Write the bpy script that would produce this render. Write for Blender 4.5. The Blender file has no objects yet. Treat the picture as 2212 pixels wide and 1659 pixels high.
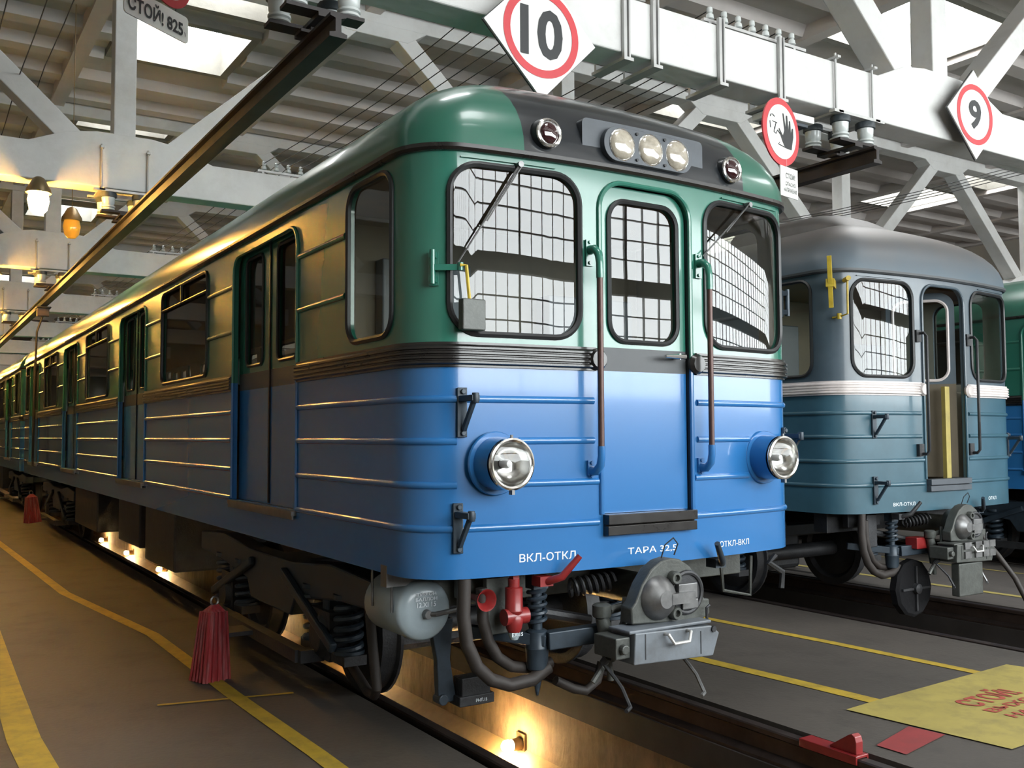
import bpy, bmesh, math, random
from mathutils import Vector, Matrix
from mathutils.geometry import delaunay_2d_cdt
random.seed(7)
PI = math.pi
scene = bpy.context.scene
COL = scene.collection

# ---------------------------------------------------------------- camera
CAM = Vector((-3.463, -4.0305, 1.6213))
YAW, PITCH, ROLL, FPX = 0.568575, 0.052995, -0.00473, 2068.3
IW, IH = 2212, 1659
_f = Vector((math.sin(YAW)*math.cos(PITCH), math.cos(YAW)*math.cos(PITCH), math.sin(PITCH)))
_r0 = Vector((math.cos(YAW), -math.sin(YAW), 0)); _u0 = _r0.cross(_f)
_r = _r0*math.cos(ROLL) + _u0*math.sin(ROLL); _u = _u0*math.cos(ROLL) - _r0*math.sin(ROLL)
cam_d = bpy.data.cameras.new('camera'); cam_o = bpy.data.objects.new('camera', cam_d); COL.objects.link(cam_o)
cam_d.sensor_fit = 'HORIZONTAL'; cam_d.sensor_width = 36.0; cam_d.lens = 36.0*FPX/IW
cam_d.clip_start = 0.05; cam_d.clip_end = 400
_m = Matrix((( _r.x, _u.x, -_f.x), (_r.y, _u.y, -_f.y), (_r.z, _u.z, -_f.z))).to_4x4(); _m.translation = CAM
cam_o.matrix_world = _m
scene.camera = cam_o

def at(u, v, ax, val):
    """point of the place that the photograph shows at (u, v), given one real coordinate"""
    d = _f + _r*((u-IW/2)/FPX) - _u*((v-IH/2)/FPX)
    i = 'xyz'.index(ax); t = (val-CAM[i])/d[i]
    return CAM + d*t

# ---------------------------------------------------------------- world, exposure
world = bpy.data.worlds.new('World'); scene.world = world; world.use_nodes = True
wn = world.node_tree.nodes['Background']; wn.inputs[0].default_value = (0.80, 0.90, 1.0, 1); wn.inputs[1].default_value = 1.0
vs = scene.view_settings
vs.view_transform = 'Standard'; vs.look = 'None'; vs.gamma = 1.0; vs.use_curve_mapping = False
vs.exposure = 0.42
cy = scene.cycles; cy.use_light_tree = False
cy.max_bounces = 6; cy.diffuse_bounces = 3; cy.glossy_bounces = 3; cy.transmission_bounces = 2; cy.transparent_max_bounces = 8
cy.sample_clamp_indirect = 8.0; cy.caustics_reflective = False; cy.caustics_refractive = False; cy.adaptive_threshold = 0.03
DAY = 12.0            # brightness of the daylit frosted glazing
SKYL = 12.0           # skylight glass
SODIUM = 300.0       # radiance of a sodium lamp globe
PITW = 420.0         # radiance of a pit lamp bulb

# ---------------------------------------------------------------- materials
M = {}
def mat(name, col, rough=0.5, metal=0.0, var=0.0, vscale=3.0, bump=0.0, bscale=40.0, coat=0.0, emit=None, estr=0.0, dirt=None, dirt_amt=0.0, dscale=2.0, stretch=None, spec=0.5):
    m = bpy.data.materials.new(name); m.use_nodes = True
    nt = m.node_tree; b = nt.nodes['Principled BSDF']
    c4 = (col[0], col[1], col[2], 1)
    b.inputs['Base Color'].default_value = c4; b.inputs['Roughness'].default_value = rough; b.inputs['Metallic'].default_value = metal
    b.inputs['Coat Weight'].default_value = coat; b.inputs['Coat Roughness'].default_value = 0.08
    b.inputs['Specular IOR Level'].default_value = spec
    src = None
    if var or bump or dirt:
        tc = nt.nodes.new('ShaderNodeTexCoord'); mp = nt.nodes.new('ShaderNodeMapping')
        nt.links.new(tc.outputs['Object'], mp.inputs[0])
        if stretch: mp.inputs['Scale'].default_value = stretch
        src = mp.outputs[0]
    out = None
    if var:
        n = nt.nodes.new('ShaderNodeTexNoise'); n.inputs['Scale'].default_value = vscale; n.inputs['Detail'].default_value = 5; n.inputs['Roughness'].default_value = 0.65
        nt.links.new(src, n.inputs['Vector'])
        r = nt.nodes.new('ShaderNodeValToRGB'); r.color_ramp.elements[0].position = 0.3; r.color_ramp.elements[1].position = 0.72
        r.color_ramp.elements[0].color = tuple(x*(1-var) for x in col)+(1,); r.color_ramp.elements[1].color = tuple(min(1, x*(1+var*0.6)) for x in col)+(1,)
        nt.links.new(n.outputs['Fac'], r.inputs[0]); out = r.outputs[0]
        rr = nt.nodes.new('ShaderNodeMapRange'); rr.inputs[3].default_value = max(0.03, rough-0.08); rr.inputs[4].default_value = min(1, rough+0.12)
        nt.links.new(n.outputs['Fac'], rr.inputs[0]); nt.links.new(rr.outputs[0], b.inputs['Roughness'])
    if dirt:
        n2 = nt.nodes.new('ShaderNodeTexNoise'); n2.inputs['Scale'].default_value = dscale; n2.inputs['Detail'].default_value = 8; n2.inputs['Roughness'].default_value = 0.7
        nt.links.new(src, n2.inputs['Vector'])
        r2 = nt.nodes.new('ShaderNodeMapRange'); r2.inputs[1].default_value = 0.48; r2.inputs[2].default_value = 0.78; r2.inputs[3].default_value = 0; r2.inputs[4].default_value = dirt_amt
        nt.links.new(n2.outputs['Fac'], r2.inputs[0])
        mx = nt.nodes.new('ShaderNodeMixRGB'); nt.links.new(r2.outputs[0], mx.inputs[0])
        if out: nt.links.new(out, mx.inputs[1])
        else: mx.inputs[1].default_value = c4
        mx.inputs[2].default_value = (dirt[0], dirt[1], dirt[2], 1); out = mx.outputs[0]
    if out: nt.links.new(out, b.inputs['Base Color'])
    if bump:
        nb = nt.nodes.new('ShaderNodeTexNoise'); nb.inputs['Scale'].default_value = bscale; nb.inputs['Detail'].default_value = 4
        nt.links.new(src, nb.inputs['Vector'])
        bp = nt.nodes.new('ShaderNodeBump'); bp.inputs['Strength'].default_value = bump; bp.inputs['Distance'].default_value = 0.02
        nt.links.new(nb.outputs['Fac'], bp.inputs['Height']); nt.links.new(bp.outputs[0], b.inputs['Normal'])
    if emit:
        b.inputs['Emission Color'].default_value = (emit[0], emit[1], emit[2], 1); b.inputs['Emission Strength'].default_value = estr
    M[name] = m
    return m
def glass(name, tint=(0.9, 0.95, 0.95), ior=1.7, rough=0.0, bump=0.0):
    m = bpy.data.materials.new(name); m.use_nodes = True; nt = m.node_tree; nt.nodes.clear()
    o = nt.nodes.new('ShaderNodeOutputMaterial'); mx = nt.nodes.new('ShaderNodeMixShader'); t = nt.nodes.new('ShaderNodeBsdfTransparent'); g = nt.nodes.new('ShaderNodeBsdfGlossy'); fr = nt.nodes.new('ShaderNodeFresnel')
    t.inputs[0].default_value = tint+(1,); g.inputs['Roughness'].default_value = rough; fr.inputs[0].default_value = ior
    nt.links.new(fr.outputs[0], mx.inputs[0]); nt.links.new(t.outputs[0], mx.inputs[1]); nt.links.new(g.outputs[0], mx.inputs[2]); nt.links.new(mx.outputs[0], o.inputs[0])
    ge = nt.nodes.new('ShaderNodeNewGeometry'); ma = nt.nodes.new('ShaderNodeMath'); ma.operation = 'MULTIPLY_ADD'   # both sides of a thin sheet reflect alike
    ma.inputs[1].default_value = 1/ior-ior; ma.inputs[2].default_value = ior
    nt.links.new(ge.outputs['Backfacing'], ma.inputs[0]); nt.links.new(ma.outputs[0], fr.inputs[0])
    if bump:
        tc = nt.nodes.new('ShaderNodeTexCoord'); n = nt.nodes.new('ShaderNodeTexNoise'); n.inputs['Scale'].default_value = 2.2; n.inputs['Detail'].default_value = 1
        b = nt.nodes.new('ShaderNodeBump'); b.inputs['Strength'].default_value = bump; b.inputs['Distance'].default_value = 0.05
        nt.links.new(tc.outputs['Object'], n.inputs['Vector']); nt.links.new(n.outputs[0], b.inputs['Height']); nt.links.new(b.outputs[0], g.inputs['Normal'])
    M[name] = m
    return m
mat('green', (0.026, 0.150, 0.106), 0.24, coat=0.5, bump=0.03, bscale=3)
mat('blue', (0.022, 0.140, 0.365), 0.26, coat=0.5, bump=0.03, bscale=2.5)
mat('band', (0.055, 0.060, 0.065), 0.5, var=0.2)
mat('black_panel', (0.014, 0.018, 0.021), 0.3, var=0.25, vscale=6, coat=0.2)
mat('panel_grey', (0.055, 0.065, 0.078), 0.42, var=0.2, vscale=8)
mat('belt', (0.013, 0.011, 0.010), 0.28, var=0.3, vscale=10, coat=0.3)
mat('roof_green', (0.022, 0.115, 0.078), 0.3, var=0.25, vscale=3, coat=0.3)
mat('roof_dust', (0.085, 0.075, 0.065), 0.5, var=0.3, vscale=3)
mat('grey_up', (0.062, 0.088, 0.110), 0.36, var=0.2, vscale=3, coat=0.2, dirt=(0.10, 0.11, 0.12), dirt_amt=0.2)
mat('grey_low', (0.034, 0.092, 0.126), 0.34, var=0.2, vscale=2.5, coat=0.3, dirt=(0.07, 0.13, 0.16), dirt_amt=0.25)
mat('grey_roof', (0.14, 0.13, 0.125), 0.5, var=0.25, vscale=2.5)
mat('belt_white', (0.62, 0.56, 0.54), 0.35, var=0.15, vscale=10)
mat('black_matte', (0.006, 0.006, 0.007), 0.85, spec=0.2, bump=0.2, bscale=30)
mat('rubber', (0.012, 0.013, 0.014), 0.45)
mat('cream', (0.46, 0.44, 0.36), 0.5, var=0.1)
mat('brown_inner', (0.20, 0.13, 0.07), 0.5, var=0.3, vscale=5)
mat('chrome', (0.80, 0.80, 0.78), 0.14, metal=1.0)
mat('reflector', (0.85, 0.85, 0.82), 0.18, metal=1.0)
mat('steel', (0.20, 0.20, 0.20), 0.4, metal=0.8, var=0.3, vscale=12)
mat('iron', (0.030, 0.031, 0.034), 0.5, metal=0.2, var=0.4, vscale=9, bump=0.15, bscale=60)
mat('iron_blue', (0.030, 0.045, 0.062), 0.42, metal=0.2, var=0.35, vscale=9)
mat('coupler_grey', (0.075, 0.080, 0.073), 0.45, metal=0.2, var=0.3, vscale=14, bump=0.1, bscale=70)
mat('box_grey', (0.140, 0.158, 0.178), 0.42, var=0.2, vscale=8, dirt=(0.07, 0.065, 0.06), dirt_amt=0.6, dscale=7)
mat('tank_grey', (0.30, 0.36, 0.39), 0.32, var=0.12, vscale=6, coat=0.2)
mat('red', (0.24, 0.018, 0.018), 0.35, var=0.25, vscale=8, coat=0.2)
mat('red_cover', (0.36, 0.040, 0.045), 0.42, var=0.45, vscale=7, stretch=(6, 6, 0.6), dirt=(0.55, 0.35, 0.35), dirt_amt=0.55, dscale=5)
mat('hose', (0.028, 0.022, 0.019), 0.6, var=0.35, vscale=9)
mat('copper', (0.085, 0.045, 0.038), 0.4, metal=0.3, var=0.25, vscale=10)
mat('lamp_lens_red', (0.030, 0.008, 0.010), 0.06, coat=1.0)
mat('lamp_lens', (0.40, 0.36, 0.29), 0.12, var=0.3, vscale=22, coat=1.0)
mat('white_letter', (0.72, 0.78, 0.82), 0.5, var=0.25, vscale=40)
mat('black_letter', (0.020, 0.022, 0.024), 0.5)
mat('red_letter', (0.34, 0.060, 0.040), 0.6, var=0.3, vscale=12)
mat('sign_white', (0.74, 0.74, 0.71), 0.45, var=0.06, vscale=4)
mat('sign_red', (0.55, 0.045, 0.055), 0.45, var=0.1)
mat('sign_edge', (0.04, 0.04, 0.045), 0.5)
mat('concrete_white', (0.62, 0.62, 0.605), 0.7, var=0.10, vscale=1.2, bump=0.25, bscale=9, dirt=(0.40, 0.38, 0.35), dirt_amt=0.5, dscale=1.7)
mat('concrete_grey', (0.40, 0.38, 0.36), 0.8, var=0.16, vscale=1.0, bump=0.25, bscale=9, dirt=(0.25, 0.22, 0.19), dirt_amt=0.5, dscale=2.5)
mat('ceiling', (0.60, 0.555, 0.53), 0.8, var=0.14, vscale=0.8, bump=0.2, bscale=7)
mat('curb', (0.26, 0.25, 0.22), 0.7, var=0.15, vscale=3, bump=0.3, bscale=12)
mat('floor', (0.076, 0.065, 0.055), 0.62, var=0.30, vscale=1.1, bump=0.12, bscale=30, dirt=(0.030, 0.026, 0.022), dirt_amt=0.9, dscale=2.2)
mat('pit_wall', (0.30, 0.21, 0.125), 0.8, var=0.3, vscale=5, stretch=(1, 1.6, 0.6), bump=0.5, bscale=14, dirt=(0.09, 0.055, 0.03), dirt_amt=0.9, dscale=4)
mat('pit_ledge', (0.50, 0.34, 0.18), 0.55, var=0.25, vscale=3, dirt=(0.2, 0.12, 0.05), dirt_amt=0.5)
mat('rail', (0.060, 0.045, 0.040), 0.4, metal=0.6, var=0.4, vscale=6)
mat('rail_bed', (0.030, 0.026, 0.024), 0.75, var=0.4, vscale=5)
mat('yellow', (0.44, 0.30, 0.030), 0.6, var=0.22, vscale=6, dirt=(0.12, 0.10, 0.05), dirt_amt=0.6, dscale=9)
mat('yellow_dull', (0.36, 0.29, 0.075), 0.6, var=0.16, vscale=4, dirt=(0.13, 0.11, 0.05), dirt_amt=0.65, dscale=5)
mat('floor_red', (0.26, 0.035, 0.035), 0.6, var=0.25, vscale=6)
mat('yellow_paint', (0.50, 0.36, 0.03), 0.45, var=0.25, vscale=14)
mat('insul_dark', (0.045, 0.055, 0.062), 0.4)
mat('insul_white', (0.52, 0.55, 0.54), 0.28, coat=0.4)
mat('galv', (0.45, 0.45, 0.44), 0.45, metal=0.4, var=0.15)
mat('busbar', (0.022, 0.018, 0.017), 0.5, metal=0.3, var=0.3, vscale=6)
mat('wire', (0.03, 0.028, 0.026), 0.6)
mat('amber', (0.62, 0.30, 0.03), 0.2, coat=0.6, emit=(1.0, 0.50, 0.05), estr=0.25)  # lamplight caught by the unlit lantern, put in as faint emission
mat('lamp_cap', (0.22, 0.16, 0.08), 0.4, metal=0.5)
mat('lamp_white', (0.75, 0.75, 0.74), 0.4)
mat('sodium_on', (1, 0.7, 0.3), 0.4, emit=(1.0, 0.50, 0.10), estr=SODIUM)
mat('pit_on', (1, 0.85, 0.6), 0.4, emit=(1.0, 0.66, 0.30), estr=PITW)
mat('daylight', (0.8, 0.8, 0.8), 0.3, emit=(0.93, 0.985, 1.0), estr=DAY)
mat('skylight', (0.8, 0.8, 0.8), 0.3, emit=(0.97, 0.99, 1.0), estr=SKYL)
mat('cab_wall', (0.10, 0.08, 0.05), 0.6, var=0.2, vscale=4)
mat('mullion', (0.30, 0.30, 0.29), 0.6)
mat('wall_paint', (0.40, 0.37, 0.32), 0.75, var=0.12, vscale=1.0)
mat('gate_paint', (0.16, 0.13, 0.10), 0.6, var=0.2)
glass('pane', (0.88, 0.93, 0.93), 1.58, 0.0, 0.005)
glass('pane_side', (0.72, 0.72, 0.66), 1.5, 0.02)
glass('lens_glass', (0.95, 0.95, 0.95), 1.5, 0.0)

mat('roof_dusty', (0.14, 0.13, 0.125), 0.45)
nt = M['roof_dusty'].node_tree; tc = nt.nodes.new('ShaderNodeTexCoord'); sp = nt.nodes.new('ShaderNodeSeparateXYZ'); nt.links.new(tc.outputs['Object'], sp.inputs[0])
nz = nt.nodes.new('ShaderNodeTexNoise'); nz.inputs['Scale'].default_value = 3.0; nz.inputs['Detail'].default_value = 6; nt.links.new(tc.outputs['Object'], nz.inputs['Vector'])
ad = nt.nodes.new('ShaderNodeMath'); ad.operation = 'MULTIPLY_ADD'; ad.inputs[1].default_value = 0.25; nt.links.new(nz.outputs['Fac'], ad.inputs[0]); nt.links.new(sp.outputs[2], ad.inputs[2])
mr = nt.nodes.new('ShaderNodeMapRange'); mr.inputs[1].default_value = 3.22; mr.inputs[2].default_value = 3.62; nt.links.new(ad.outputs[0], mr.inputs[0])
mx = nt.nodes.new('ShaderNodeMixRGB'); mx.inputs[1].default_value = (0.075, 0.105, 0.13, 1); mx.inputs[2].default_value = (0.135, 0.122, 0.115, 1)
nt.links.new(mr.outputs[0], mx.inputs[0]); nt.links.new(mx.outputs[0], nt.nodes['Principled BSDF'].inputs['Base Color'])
# roof paint of the leading car: black field between the green corners, painted over the front dome
m = mat('roof_lead', (0.022, 0.115, 0.078), 0.28, coat=0.3)
nt = m.node_tree; tc = nt.nodes.new('ShaderNodeTexCoord'); sp = nt.nodes.new('ShaderNodeSeparateXYZ'); nt.links.new(tc.outputs['Object'], sp.inputs[0])
ab = nt.nodes.new('ShaderNodeMath'); ab.operation = 'ABSOLUTE'; nt.links.new(sp.outputs[0], ab.inputs[0])
lt = nt.nodes.new('ShaderNodeMath'); lt.operation = 'LESS_THAN'; lt.inputs[1].default_value = 0.79; nt.links.new(ab.outputs[0], lt.inputs[0])
ly = nt.nodes.new('ShaderNodeMath'); ly.operation = 'LESS_THAN'; ly.inputs[1].default_value = 1.0; nt.links.new(sp.outputs[1], ly.inputs[0])
an = nt.nodes.new('ShaderNodeMath'); an.operation = 'MULTIPLY'; nt.links.new(lt.outputs[0], an.inputs[0]); nt.links.new(ly.outputs[0], an.inputs[1])
mx = nt.nodes.new('ShaderNodeMixRGB'); mx.inputs[1].default_value = (0.022, 0.115, 0.078, 1); mx.inputs[2].default_value = (0.013, 0.016, 0.019, 1)
nt.links.new(an.outputs[0], mx.inputs[0]); nt.links.new(mx.outputs[0], nt.nodes['Principled BSDF'].inputs['Base Color'])

# ---------------------------------------------------------------- mesh helpers
class MB:
    def __init__(s): s.v = []; s.f = []; s.m = []
    def add(s, vs, fs, mi=0):
        o = len(s.v); s.v += [tuple(p) for p in vs]
        for f in fs: s.f.append(tuple(i+o for i in f)); s.m.append(mi)
        return s
    def box(s, x0, x1, y0, y1, z0, z1, mi=0):
        return s.add([(x0,y0,z0),(x1,y0,z0),(x1,y1,z0),(x0,y1,z0),(x0,y0,z1),(x1,y0,z1),(x1,y1,z1),(x0,y1,z1)],
                     [(0,3,2,1),(4,5,6,7),(0,1,5,4),(1,2,6,5),(2,3,7,6),(3,0,4,7)], mi)
    def bar(s, p0, p1, w, h, up=(0,0,1), mi=0):
        p0 = Vector(p0); p1 = Vector(p1); d = (p1-p0).normalized(); a = d.cross(Vector(up))
        if a.length < 1e-4: a = d.cross(Vector((1,0,0)))
        a.normalize(); b = a.cross(d).normalized(); a = a*w/2; b = b*h/2
        vs = [p0-a-b, p0+a-b, p0+a+b, p0-a+b, p1-a-b, p1+a-b, p1+a+b, p1-a+b]
        return s.add(vs, [(0,1,2,3),(7,6,5,4),(1,0,4,5),(2,1,5,6),(3,2,6,7),(0,3,7,4)], mi)
    def tube(s, pts, r, n=8, closed=False, mi=0):
        P = [Vector(p) for p in pts]; N = len(P); rs = r if isinstance(r, (list, tuple)) else [r]*N
        T = []
        for i in range(N):
            a = P[(i-1) % N] if (closed or i > 0) else P[i]; b = P[(i+1) % N] if (closed or i < N-1) else P[i]
            T.append((b-a).normalized())
        ref = Vector((0,0,1)) if abs(T[0].z) < 0.9 else Vector((1,0,0))
        u = T[0].cross(ref).normalized(); vs = []
        for i in range(N):
            u = (u - T[i]*u.dot(T[i])).normalized(); w = T[i].cross(u)
            for k in range(n):
                an = 2*PI*k/n; vs.append(P[i] + (u*math.cos(an) + w*math.sin(an))*rs[i])
        fs = []
        for i in range(N if closed else N-1):
            j = (i+1) % N
            for k in range(n): k2 = (k+1) % n; fs.append((i*n+k, i*n+k2, j*n+k2, j*n+k))
        if not closed: fs.append(tuple(range(n-1, -1, -1))); fs.append(tuple((N-1)*n+k for k in range(n)))
        return s.add(vs, fs, mi)
    def cyl(s, p0, p1, r, r1=None, n=16, mi=0):
        return s.tube([p0, p1], [r, r if r1 is None else r1], n, mi=mi)
    def lathe(s, prof, org, axis, n=20, mi=0, cap0=True, cap1=True):
        ax = Vector(axis).normalized(); ref = Vector((0,0,1)) if abs(ax.z) < 0.9 else Vector((1,0,0))
        u = ax.cross(ref).normalized(); w = ax.cross(u); o = Vector(org); vs = []
        for (r, h) in prof:
            for k in range(n):
                an = 2*PI*k/n; vs.append(o + ax*h + (u*math.cos(an)+w*math.sin(an))*max(r, 1e-4))
        fs = []
        for i in range(len(prof)-1):
            for k in range(n): k2 = (k+1) % n; fs.append((i*n+k, i*n+k2, (i+1)*n+k2, (i+1)*n+k))
        if cap0: fs.append(tuple(range(n-1, -1, -1)))
        if cap1: fs.append(tuple((len(prof)-1)*n+k for k in range(n)))
        return s.add(vs, fs, mi)
    def torus(s, c, axis, R, r, n=24, m=8, mi=0):
        ax = Vector(axis).normalized(); ref = Vector((0,0,1)) if abs(ax.z) < 0.9 else Vector((1,0,0))
        u = ax.cross(ref).normalized(); w = ax.cross(u)
        return s.tube([Vector(c)+(u*math.cos(2*PI*k/n)+w*math.sin(2*PI*k/n))*R for k in range(n)], r, m, True, mi)
    def coil(s, p0, p1, R, r, turns, n=6, st=12, mi=0):
        p0 = Vector(p0); p1 = Vector(p1); d = p1-p0; ax = d.normalized(); ref = Vector((0,0,1)) if abs(ax.z) < 0.9 else Vector((1,0,0))
        u = ax.cross(ref).normalized(); w = ax.cross(u); N = int(turns*st)
        return s.tube([p0+d*(i/N)+(u*math.cos(2*PI*i/st)+w*math.sin(2*PI*i/st))*R for i in range(N+1)], r, n, mi=mi)
    def prism(s, pts, vec, mi=0):
        n = len(pts); vec = Vector(vec); P = [Vector(p) for p in pts]
        fs = [tuple(range(n)), tuple(range(2*n-1, n-1, -1))]
        for i in range(n): j = (i+1) % n; fs.append((i, i+n, j+n, j))
        return s.add(P+[p+vec for p in P], fs, mi)
def obj(name, mb, mats, parent=None, loc=None, rot=None, bevel=0.0, sharp=40, smooth=True):
    me = bpy.data.meshes.new(name); me.from_pydata(mb.v, [], mb.f)
    if isinstance(mats, str): mats = [mats]
    for k in mats: me.materials.append(M[k])
    me.polygons.foreach_set('material_index', mb.m)
    bm = bmesh.new(); bm.from_mesh(me); bmesh.ops.recalc_face_normals(bm, faces=bm.faces); bm.to_mesh(me); bm.free()
    if smooth:
        me.polygons.foreach_set('use_smooth', [True]*len(me.polygons)); me.set_sharp_from_angle(angle=math.radians(sharp))
    return ob(name, me, parent, loc, rot, bevel)
def ob(name, me, parent=None, loc=None, rot=None, bevel=0.0):
    o = bpy.data.objects.new(name, me); COL.objects.link(o)
    if parent: o.parent = parent
    if loc is not None: o.location = loc
    if rot is not None: o.rotation_euler = rot
    if bevel:
        b = o.modifiers.new('bevel', 'BEVEL'); b.width = bevel; b.segments = 2; b.limit_method = 'ANGLE'; b.angle_limit = math.radians(35)
    return o
def empty(name, loc=(0,0,0), rz=0.0):
    o = bpy.data.objects.new(name, None); COL.objects.link(o); o.location = loc; o.rotation_euler = (0,0,rz); o.empty_display_size = 0.2
    return o
def tag(o, label=None, cat=None, group=None, kind=None):
    if label: o['label'] = label
    if cat: o['category'] = cat
    if group: o['group'] = group
    if kind: o['kind'] = kind
    return o
def rr(x0, x1, z0, z1, r, n=6, rb=None):
    """rounded rectangle, counter-clockwise; r top corners, rb bottom corners"""
    rb = r if rb is None else rb; P = []
    for (cx, cz, a0, q) in ((x1, z0, -90, rb), (x1, z1, 0, r), (x0, z1, 90, r), (x0, z0, 180, rb)):
        sx = -1 if cx == x1 else 1; sz = -1 if cz == z1 else 1
        if q < 1e-4: P.append((cx, cz)); continue
        for k in range(n+1):
            a = math.radians(a0+90*k/n); P.append((cx+sx*q+q*math.cos(a), cz+sz*q+q*math.sin(a)))
    return P
def pip(p, poly):
    x, y = p; c = False; j = len(poly)-1
    for i in range(len(poly)):
        xi, yi = poly[i]; xj, yj = poly[j]
        if (yi > y) != (yj > y) and x < (xj-xi)*(y-yi)/(yj-yi)+xi: c = not c
        j = i
    return c
def fill2d(outer, holes=(), cx=(), cz=()):
    V = []; E = []
    def loop(P):
        o = len(V); V.extend(Vector(p) for p in P); E.extend((o+i, o+(i+1) % len(P)) for i in range(len(P)))
    loop(outer)
    for h in holes: loop(h)
    xs = [p[0] for p in outer]; zs = [p[1] for p in outer]; x0, x1, z0, z1 = min(xs), max(xs), min(zs), max(zs)
    for c in cx:
        if x0+1e-3 < c < x1-1e-3: o = len(V); V += [Vector((c, z0-.1)), Vector((c, z1+.1))]; E.append((o, o+1))
    for c in cz:
        if z0+1e-3 < c < z1-1e-3: o = len(V); V += [Vector((x0-.1, c)), Vector((x1+.1, c))]; E.append((o, o+1))
    vv, ee, ff, *_ = delaunay_2d_cdt(V, E, [], 0, 1e-5)
    hb = [(min(p[0] for p in h), max(p[0] for p in h), min(p[1] for p in h), max(p[1] for p in h), h) for h in holes]
    T = []
    for f in ff:
        c = sum((vv[i] for i in f), Vector((0,0)))/len(f)
        if not pip(c, outer): continue
        if any(a < c.x < b and d < c.y < e and pip(c, h) for (a, b, d, e, h) in hb): continue
        a = sum(vv[f[i]].cross(vv[f[(i+1) % len(f)]]) for i in range(len(f)))
        T.append(tuple(f) if a > 0 else tuple(reversed(f)))
    return vv, T
def slab(mb, outer, holes, mapf, thick, matf=None, inner=None, cx=(), cz=()):
    """a plate with holes, bent by mapf(a, z, offset)"""
    vv, T = fill2d(outer, holes, cx, cz)
    used = sorted({i for f in T for i in f}); idx = {k: i for i, k in enumerate(used)}; n = len(used)
    base = len(mb.v)
    mb.v += [tuple(mapf(vv[k].x, vv[k].y, 0.0)) for k in used]
    if thick: mb.v += [tuple(mapf(vv[k].x, vv[k].y, -thick)) for k in used]
    cnt = {}
    for f in T:
        c = sum((vv[i] for i in f), Vector((0,0)))/len(f); mi = matf(c.x, c.y) if matf else 0
        g = [idx[i] for i in f]; mb.f.append(tuple(base+i for i in g)); mb.m.append(mi)
        if thick: mb.f.append(tuple(base+n+i for i in reversed(g))); mb.m.append(mi if inner is None else inner)
        for i in range(len(g)):
            e = (g[i], g[(i+1) % len(g)]); cnt[e] = mi
    if thick:
        for (a, b), mi in cnt.items():
            if (b, a) not in cnt: mb.f.append((base+b, base+a, base+n+a, base+n+b)); mb.m.append(mi)
    return mb
def text_tris(body, size=1.0, bold=0.0, cx=1.0):
    c = bpy.data.curves.new('letters', 'FONT'); c.body = body; c.size = size; c.offset = bold; c.resolution_u = 3; c.align_x = 'CENTER'; c.align_y = 'CENTER'
    c.space_character = cx
    o = bpy.data.objects.new('letters', c); COL.objects.link(o)
    dg = bpy.context.evaluated_depsgraph_get(); e = o.evaluated_get(dg); me = e.to_mesh()
    V = [(v.co.x, v.co.y) for v in me.vertices]; F = [tuple(p.vertices) for p in me.polygons]
    e.to_mesh_clear(); bpy.data.objects.remove(o); bpy.data.curves.remove(c)
    xs = [v[0] for v in V]; ys = [v[1] for v in V]
    mx, my = (min(xs)+max(xs))/2, (min(ys)+max(ys))/2
    return [(x-mx, y-my) for x, y in V], F, max(xs)-min(xs), max(ys)-min(ys)
def letters(mb, body, w, h, mapf, stencil=False, bold=0.0, mi=0):
    V, F, tw, th = text_tris(body, 1.0, bold)
    o = len(mb.v); mb.v += [tuple(mapf(x*w/tw, y*h/th)) for x, y in V]
    for f in F:
        mb.f.append(tuple(o+i for i in f)); mb.m.append(mi)
    return mb

# ================================================================ the hall
ZF = -0.07                                   # floor and rail head
TRK = [0.0, 4.76, 9.52]                      # track centre lines
XL, XR, YN, YE = -7.5, 24.0, -10.0, 58.0
TY = [1.4+6.15*i for i in range(-1, 8)]      # trusses
def struct(name, mb, mats, parent=None, **k):
    o = obj(name, mb, mats, parent, **k)
    if parent is None: o['kind'] = 'structure'
    return o
# floor strips between the inspection pits
mb = MB(); edges = [XL]+[e for t in TRK for e in (t-0.9, t+0.9)]+[XR]
for i in range(0, len(edges), 2): mb.box(edges[i], edges[i+1], YN, YE, ZF-0.25, ZF)
for t in TRK: mb.box(t-0.9, t+0.9, YN, YE, -1.75, -1.55)
floor = struct('floor', mb, 'floor', smooth=False)
for k, t in enumerate(TRK):
    for sgn, side in ((-1, 'left'), (1, 'right')):
        w = MB()
        w.box(min(t+sgn*0.76, t+sgn*0.95), max(t+sgn*0.76, t+sgn*0.95), YN, YE, -1.55, -0.44)
        o = struct('wall_pit_%s' % side, w, 'pit_wall', smooth=False)
        l = MB(); xa, xb = t+sgn*0.757, t+sgn*0.50
        l.prism([(xa, YN, -0.86), (xb, YN, -1.02), (xb, YN, -1.55), (xa, YN, -1.55)], (0, YE-YN, 0))
        obj('ledge', l, 'pit_ledge', o, smooth=False)
        b = MB(); b.box(min(t+sgn*0.72, t+sgn*0.9), max(t+sgn*0.72, t+sgn*0.9), YN, YE, -0.44, -0.245)
        obj('rail_bed', b, 'rail_bed', o, smooth=False)
RAILN = ['nearest', 'middle', 'farthest']
for k, t in enumerate(TRK):
    for sgn in (-1, 1):
        x = t+sgn*0.795; r = MB()
        pr = [(-.06,-.245),(.06,-.245),(.06,-.225),(.012,-.20),(.012,-.115),(.036,-.10),(.036,-.075),(.028,-.068),(-.028,-.068),(-.036,-.075),(-.036,-.10),(-.012,-.115),(-.012,-.20),(-.06,-.225)]
        r.prism([(x+a, YN, b) for a, b in pr], (0, YE-YN, 0))
        tag(obj('rail', r, 'rail', sharp=30), '%s steel running rail of the %s track' % ('left' if sgn < 0 else 'right', ['green and blue train', 'grey-blue train', 'far right train'][k]), 'rail')
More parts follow.
